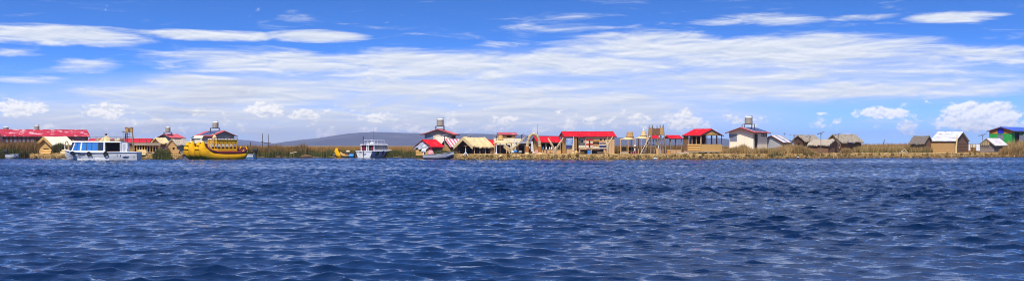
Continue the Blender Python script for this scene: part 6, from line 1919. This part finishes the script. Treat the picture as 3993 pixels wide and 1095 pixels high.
# low grass pile and stacked reed on the left island
for k, (px, Y, L_, m_, l_) in enumerate(((180, 138.6, 1.5, 'reed_gold', 'stack of golden reed rolls below the cream straw tent'), (262, 136.6, 1.6, 'reed_cream', 'long reed bundles on the shore beside the passenger boat bow'), (556, 126.2, 1.1, 'reed_cream', 'pale reed bundles behind the stern of the passenger boat'), (686, 127, 1.0, 'reed_tan', 'heap of reed bundles beside the catamaran bows'))):
    rs = thing('reed_stack', l_, 'reed stack', (gx(px, Y), Y, .42), R(RND.uniform(-8, 8)), 'stacked reed bundles on the left island')
    for r_ in range(3):
        for q in range(3 - r_):
            xx = RND.uniform(-.1, .1)
            MB().path([(-L_ / 2 + xx, (q - 1 + r_ * .5) * .3, .13 + r_ * .22), (xx, (q - 1 + r_ * .5) * .3 - .03, .15 + r_ * .22), (L_ / 2 + xx, (q - 1 + r_ * .5) * .3, .12 + r_ * .22)], [.12, .155, .13], 7).build('reed_bundle', m_, rs)
tp = MB().grid(lambda u, v: (-.35 + .7 * u, -.3 + .6 * v, .55 + .15 * math.sin(u * 3.1) * math.sin(v * 3.1) - .35 * (abs(u - .5) > .45)), 10, 6).build('tarp_heap', 'navy'); tp.location = (gx(645, 133), 133, .75); setp(tp, 'dark blue tarp over a heap behind the green bush', 'tarp')
tb_ = thing('dark_crate', 'dark crate under the blue tarp behind the green bush', 'crate', (gx(645, 133), 133, .45))
for k in range(3): MB().box(-.32, .32, -.28, .28, .02 + k * .28, .28 + k * .28).build('board', 'wood_dark', tb_)
for k, (px, py, Y, m_, l_) in enumerate(((675, 596, 131, 'cloth_blue', 'blue cloth at the foot of the straw hut by the catamaran'), (693, 606, 126, 'cloth_pink', 'pale pink sack at the shore left of the catamaran'), (668, 603, 130, 'wood_dark', 'dark bundle between the green bush and the catamaran'))):
    o = MB().ellipsoid((0, 0, 0), (.35, .25, .16), 9, 6).jitter(.06, 4, k).build('bundle', m_); o.location = (gx(px, Y), Y, gz(py, Y)); setp(o, l_, 'bundle')
for k, (px, py, l_) in enumerate(((2556, 618, 'white plastic bag at the waterline below the tall tower'), (3112, 612, 'white float at the waterline below the dry grass'), (1189, 607, 'white scrap on dark wood at the edge of the reeds'))):
    Y = shore(px) - .55
    o = MB().ellipsoid((0, 0, 0), (.28 if k == 0 else .16, .14, .09), 8, 6).jitter(.04, 5, k).build('plastic_bag' if k == 0 else 'float', 'cloth_white'); o.location = (gx(px, Y), Y, max(.05, gz(py, Y))); setp(o, l_, 'litter')
dw = MB().path([(-.75, 0, .05), (-.2, 0, .16), (.4, 0, .12), (.9, 0, .02)], [.08, .16, .14, .06], 6).jitter(.05, 3, 2).build('driftwood', 'reed_brown'); dw.location = (gx(1193, 141.4), 141.4, .08); setp(dw, 'dark driftwood at the edge of the reed bed', 'driftwood')
dp = MB().path([(-.4, 0, -.1), (.5, 0, .1)], .06, 6).build('fallen_pole', 'plank_pale'); dp.location = (gx(1143, 142), 142, gz(595, 142)); setp(dp, 'pale pole lying across the reeds', 'pole')


# ------------------------------------------------------------------ people
def skinned(name, verts, edges, rad, m, parent=None, sub=2, root=0):
    me = bpy.data.meshes.new(name)
    me.from_pydata(verts, edges, [])
    me.materials.append(K[m])
    o = bpy.data.objects.new(name, me); COL.objects.link(o); o.parent = parent
    o.modifiers.new('skin', 'SKIN')
    lay = me.skin_vertices[0].data
    for i, r in enumerate(rad):
        lay[i].radius = (r, r) if not hasattr(r, '__len__') else r
        lay[i].use_root = (i == root)
    sd = o.modifiers.new('sub', 'SUBSURF'); sd.levels = sub; sd.render_levels = sub
    return o


def hand(parent_v, parent_e, parent_r, wi, d, side):
    """five fingers rooted in the palm"""
    w = Vector(parent_v[wi]); d = Vector(d).normalized(); sdv = Vector(side).normalized()
    parent_v.append(tuple(w + d * .08)); parent_r.append(.032); pi = len(parent_v) - 1; parent_e.append((wi, pi))
    for k, ln in enumerate((.06, .07, .075, .068, .05)):
        off = sdv * (-.045 + .02 * k) if k else sdv * -.05
        a = w + (d * .085 + off if k else d * .03 + off)
        b = a + (d if k else (d - sdv).normalized()) * ln
        parent_v += [tuple(a), tuple(b)]; parent_r += [.009, .008]
        parent_e += [(pi if k else wi, len(parent_v) - 2), (len(parent_v) - 2, len(parent_v) - 1)]


def seated_person(label, loc, rz, top, skirt, front=None, hat=True, bend=.0, seat=.3):
    t = thing('person', label, 'person', loc, rz)
    # local +x = facing
    s = seat
    v = [(0, 0, s), (.02 + bend * .25, 0, s + .25), (.03 + bend * .5, 0, s + .48), (.05 + bend * .65, 0, s + .56), (.07 + bend * .75, 0, s + .66), (.08 + bend * .8, 0, s + .76)]
    r = [.15, .14, .15, .055, .085, .06]
    e = [(i, i + 1) for i in range(5)]
    sh = Vector(v[2])
    for sg in (1, -1):
        k = len(v)
        v += [tuple(sh + Vector((0, sg * .17, -.02))), tuple(sh + Vector((.1 + bend * .1, sg * .22, -.27))), tuple(sh + Vector((.32 + bend * .1, sg * .12, -.32)))]
        r += [.06, .048, .032]; e += [(2, k), (k, k + 1), (k + 1, k + 2)]
        hand(v, e, r, k + 2, (1, -sg * .3, -.2), (0, 1, 0))
        k = len(v)
        v += [(.05, sg * .1, s - .02), (.42, sg * .12, s + .03), (.46, sg * .11, .1), (.58, sg * .11, .04)]
        r += [.1, .07, .05, .035]; e += [(0, k), (k, k + 1), (k + 1, k + 2), (k + 2, k + 3)]
    b = skinned('body', v, e, r, 'skin', t)
    # clothes as shells a little larger than the body
    tv = v[:3] + [v[6], v[7], tuple(Vector(v[7]) * .35 + Vector(v[8]) * .65)]
    # find arm indices: left arm begins at 6, right arm begins after hand and leg
    la = 6
    ra = la + 3 + 11 + 4
    jv = [v[0], v[1], v[2], v[la], v[la + 1], tuple(Vector(v[la + 1]) * .2 + Vector(v[la + 2]) * .8), v[ra], v[ra + 1], tuple(Vector(v[ra + 1]) * .2 + Vector(v[ra + 2]) * .8)]
    skinned('jacket', jv, [(0, 1), (1, 2), (2, 3), (3, 4), (4, 5), (2, 6), (6, 7), (7, 8)], [.185, .175, .175, .085, .07, .055, .085, .07, .055], top, t)
    if front: MB().ellipsoid((.16 + bend * .3, 0, s + .28), (.05, .09, .19), 9, 6).build('shirt_front', front, t, True)
    MB().lathe([(.42, .06), (.38, .15), (.30, s), (.2, s + .14)], (.17, 0, 0), 14).build('skirt', skirt, t, True)
    hd = Vector(v[4]) + Vector((0, 0, .02))
    for sg in (1, -1): MB().ellipsoid(tuple(hd + Vector((.085, sg * .03, .03))), (.012, .014, .009), 6, 5).build('eye', 'cloth_black', b)
    MB().path([tuple(hd + Vector((.085, 0, .03))), tuple(hd + Vector((.115, 0, -.015)))], [.012, .02], 6).build('nose', 'skin', b)
    MB().box(hd.x + .086, hd.x + .094, -.026, .026, hd.z - .055, hd.z - .045).build('mouth', 'cloth_maroon', b)
    for sg in (1, -1): MB().ellipsoid(tuple(hd + Vector((0, sg * .09, .01))), (.02, .012, .03), 6, 5).build('ear', 'skin', b)
    MB().ellipsoid(tuple(hd + Vector((-.03, 0, .035))), (.098, .1, .105), 10, 7).build('hair', 'hair', t, True)
    for sg in (1, -1): MB().path([tuple(hd + Vector((-.06, sg * .06, -.02))), tuple(hd + Vector((-.15, sg * .08, -.2))), tuple(hd + Vector((-.17, sg * .09, -.42)))], [.03, .025, .015], 6).build('braid', 'hair', t)
    if hat:
        MB().lathe([(.19, .07), (.19, .085), (.11, .09), (.105, .17), (.07, .2)], tuple(hd), 14).build('hat', 'cloth_white', t, True)
    return t


seated_person('seated woman in white hat, black jacket and maroon skirt in the gazebo', (gx(2476, 124.6), 124.6, .5), R(-105), 'cloth_black', 'cloth_maroon', 'cloth_white', True, 0, .34)
seated_person('person in pink with dark maroon vest bending over in the grey skiff', (gx(1685, 124.5), 124.5, .55), R(160), 'cloth_maroon', 'cloth_pink', 'cloth_pink', False, .55, .42)


# ------------------------------------------------------------------ haze
mb = MB().box(-9000, 9000, -40, 8200, -1.6, 105)
hz_m = bpy.data.materials.new('haze_air')
hz_m.use_nodes = True
ht = hz_m.node_tree
ht.nodes.remove(ht.nodes['Principled BSDF'])
pv = ht.nodes.new('ShaderNodeVolumePrincipled')
pv.inputs['Color'].default_value = (.66, .74, 1.0, 1)
pv.inputs['Density'].default_value = 1.5e-4
pv.inputs['Anisotropy'].default_value = 0.1
ht.links.new(pv.outputs[0], ht.nodes['Material Output'].inputs['Volume'])
hzo = mb.build('haze', hz_m)
setp(hzo, 'pale blue haze over the lake', kind='stuff')

# ------------------------------------------------------------------ faint smoke drifting over the left island
sm_m = bpy.data.materials.new('smoke_air')
sm_m.use_nodes = True
st_ = sm_m.node_tree
st_.nodes.remove(st_.nodes['Principled BSDF'])
pv = st_.nodes.new('ShaderNodeVolumePrincipled')
pv.inputs['Color'].default_value = (.62, .52, .50, 1)
pv.inputs['Density'].default_value = 2.6e-3
st_.links.new(pv.outputs[0], st_.nodes['Material Output'].inputs['Volume'])
mb = MB()
Ys = 900.0
for (px, py, rx, rz) in ((600, 490, 9, 5), (640, 460, 12, 6), (720, 425, 20, 8), (820, 390, 26, 10), (900, 350, 24, 9), (960, 330, 16, 6)):
    mb.ellipsoid((gx(px, Ys) , Ys + RND.uniform(-8, 8), gz(py, Ys)), (rx, 26, rz), 20, 14)
smo = mb.build('smoke', sm_m, smooth=True)
setp(smo, 'faint brownish smoke drifting up behind the left island', kind='stuff')
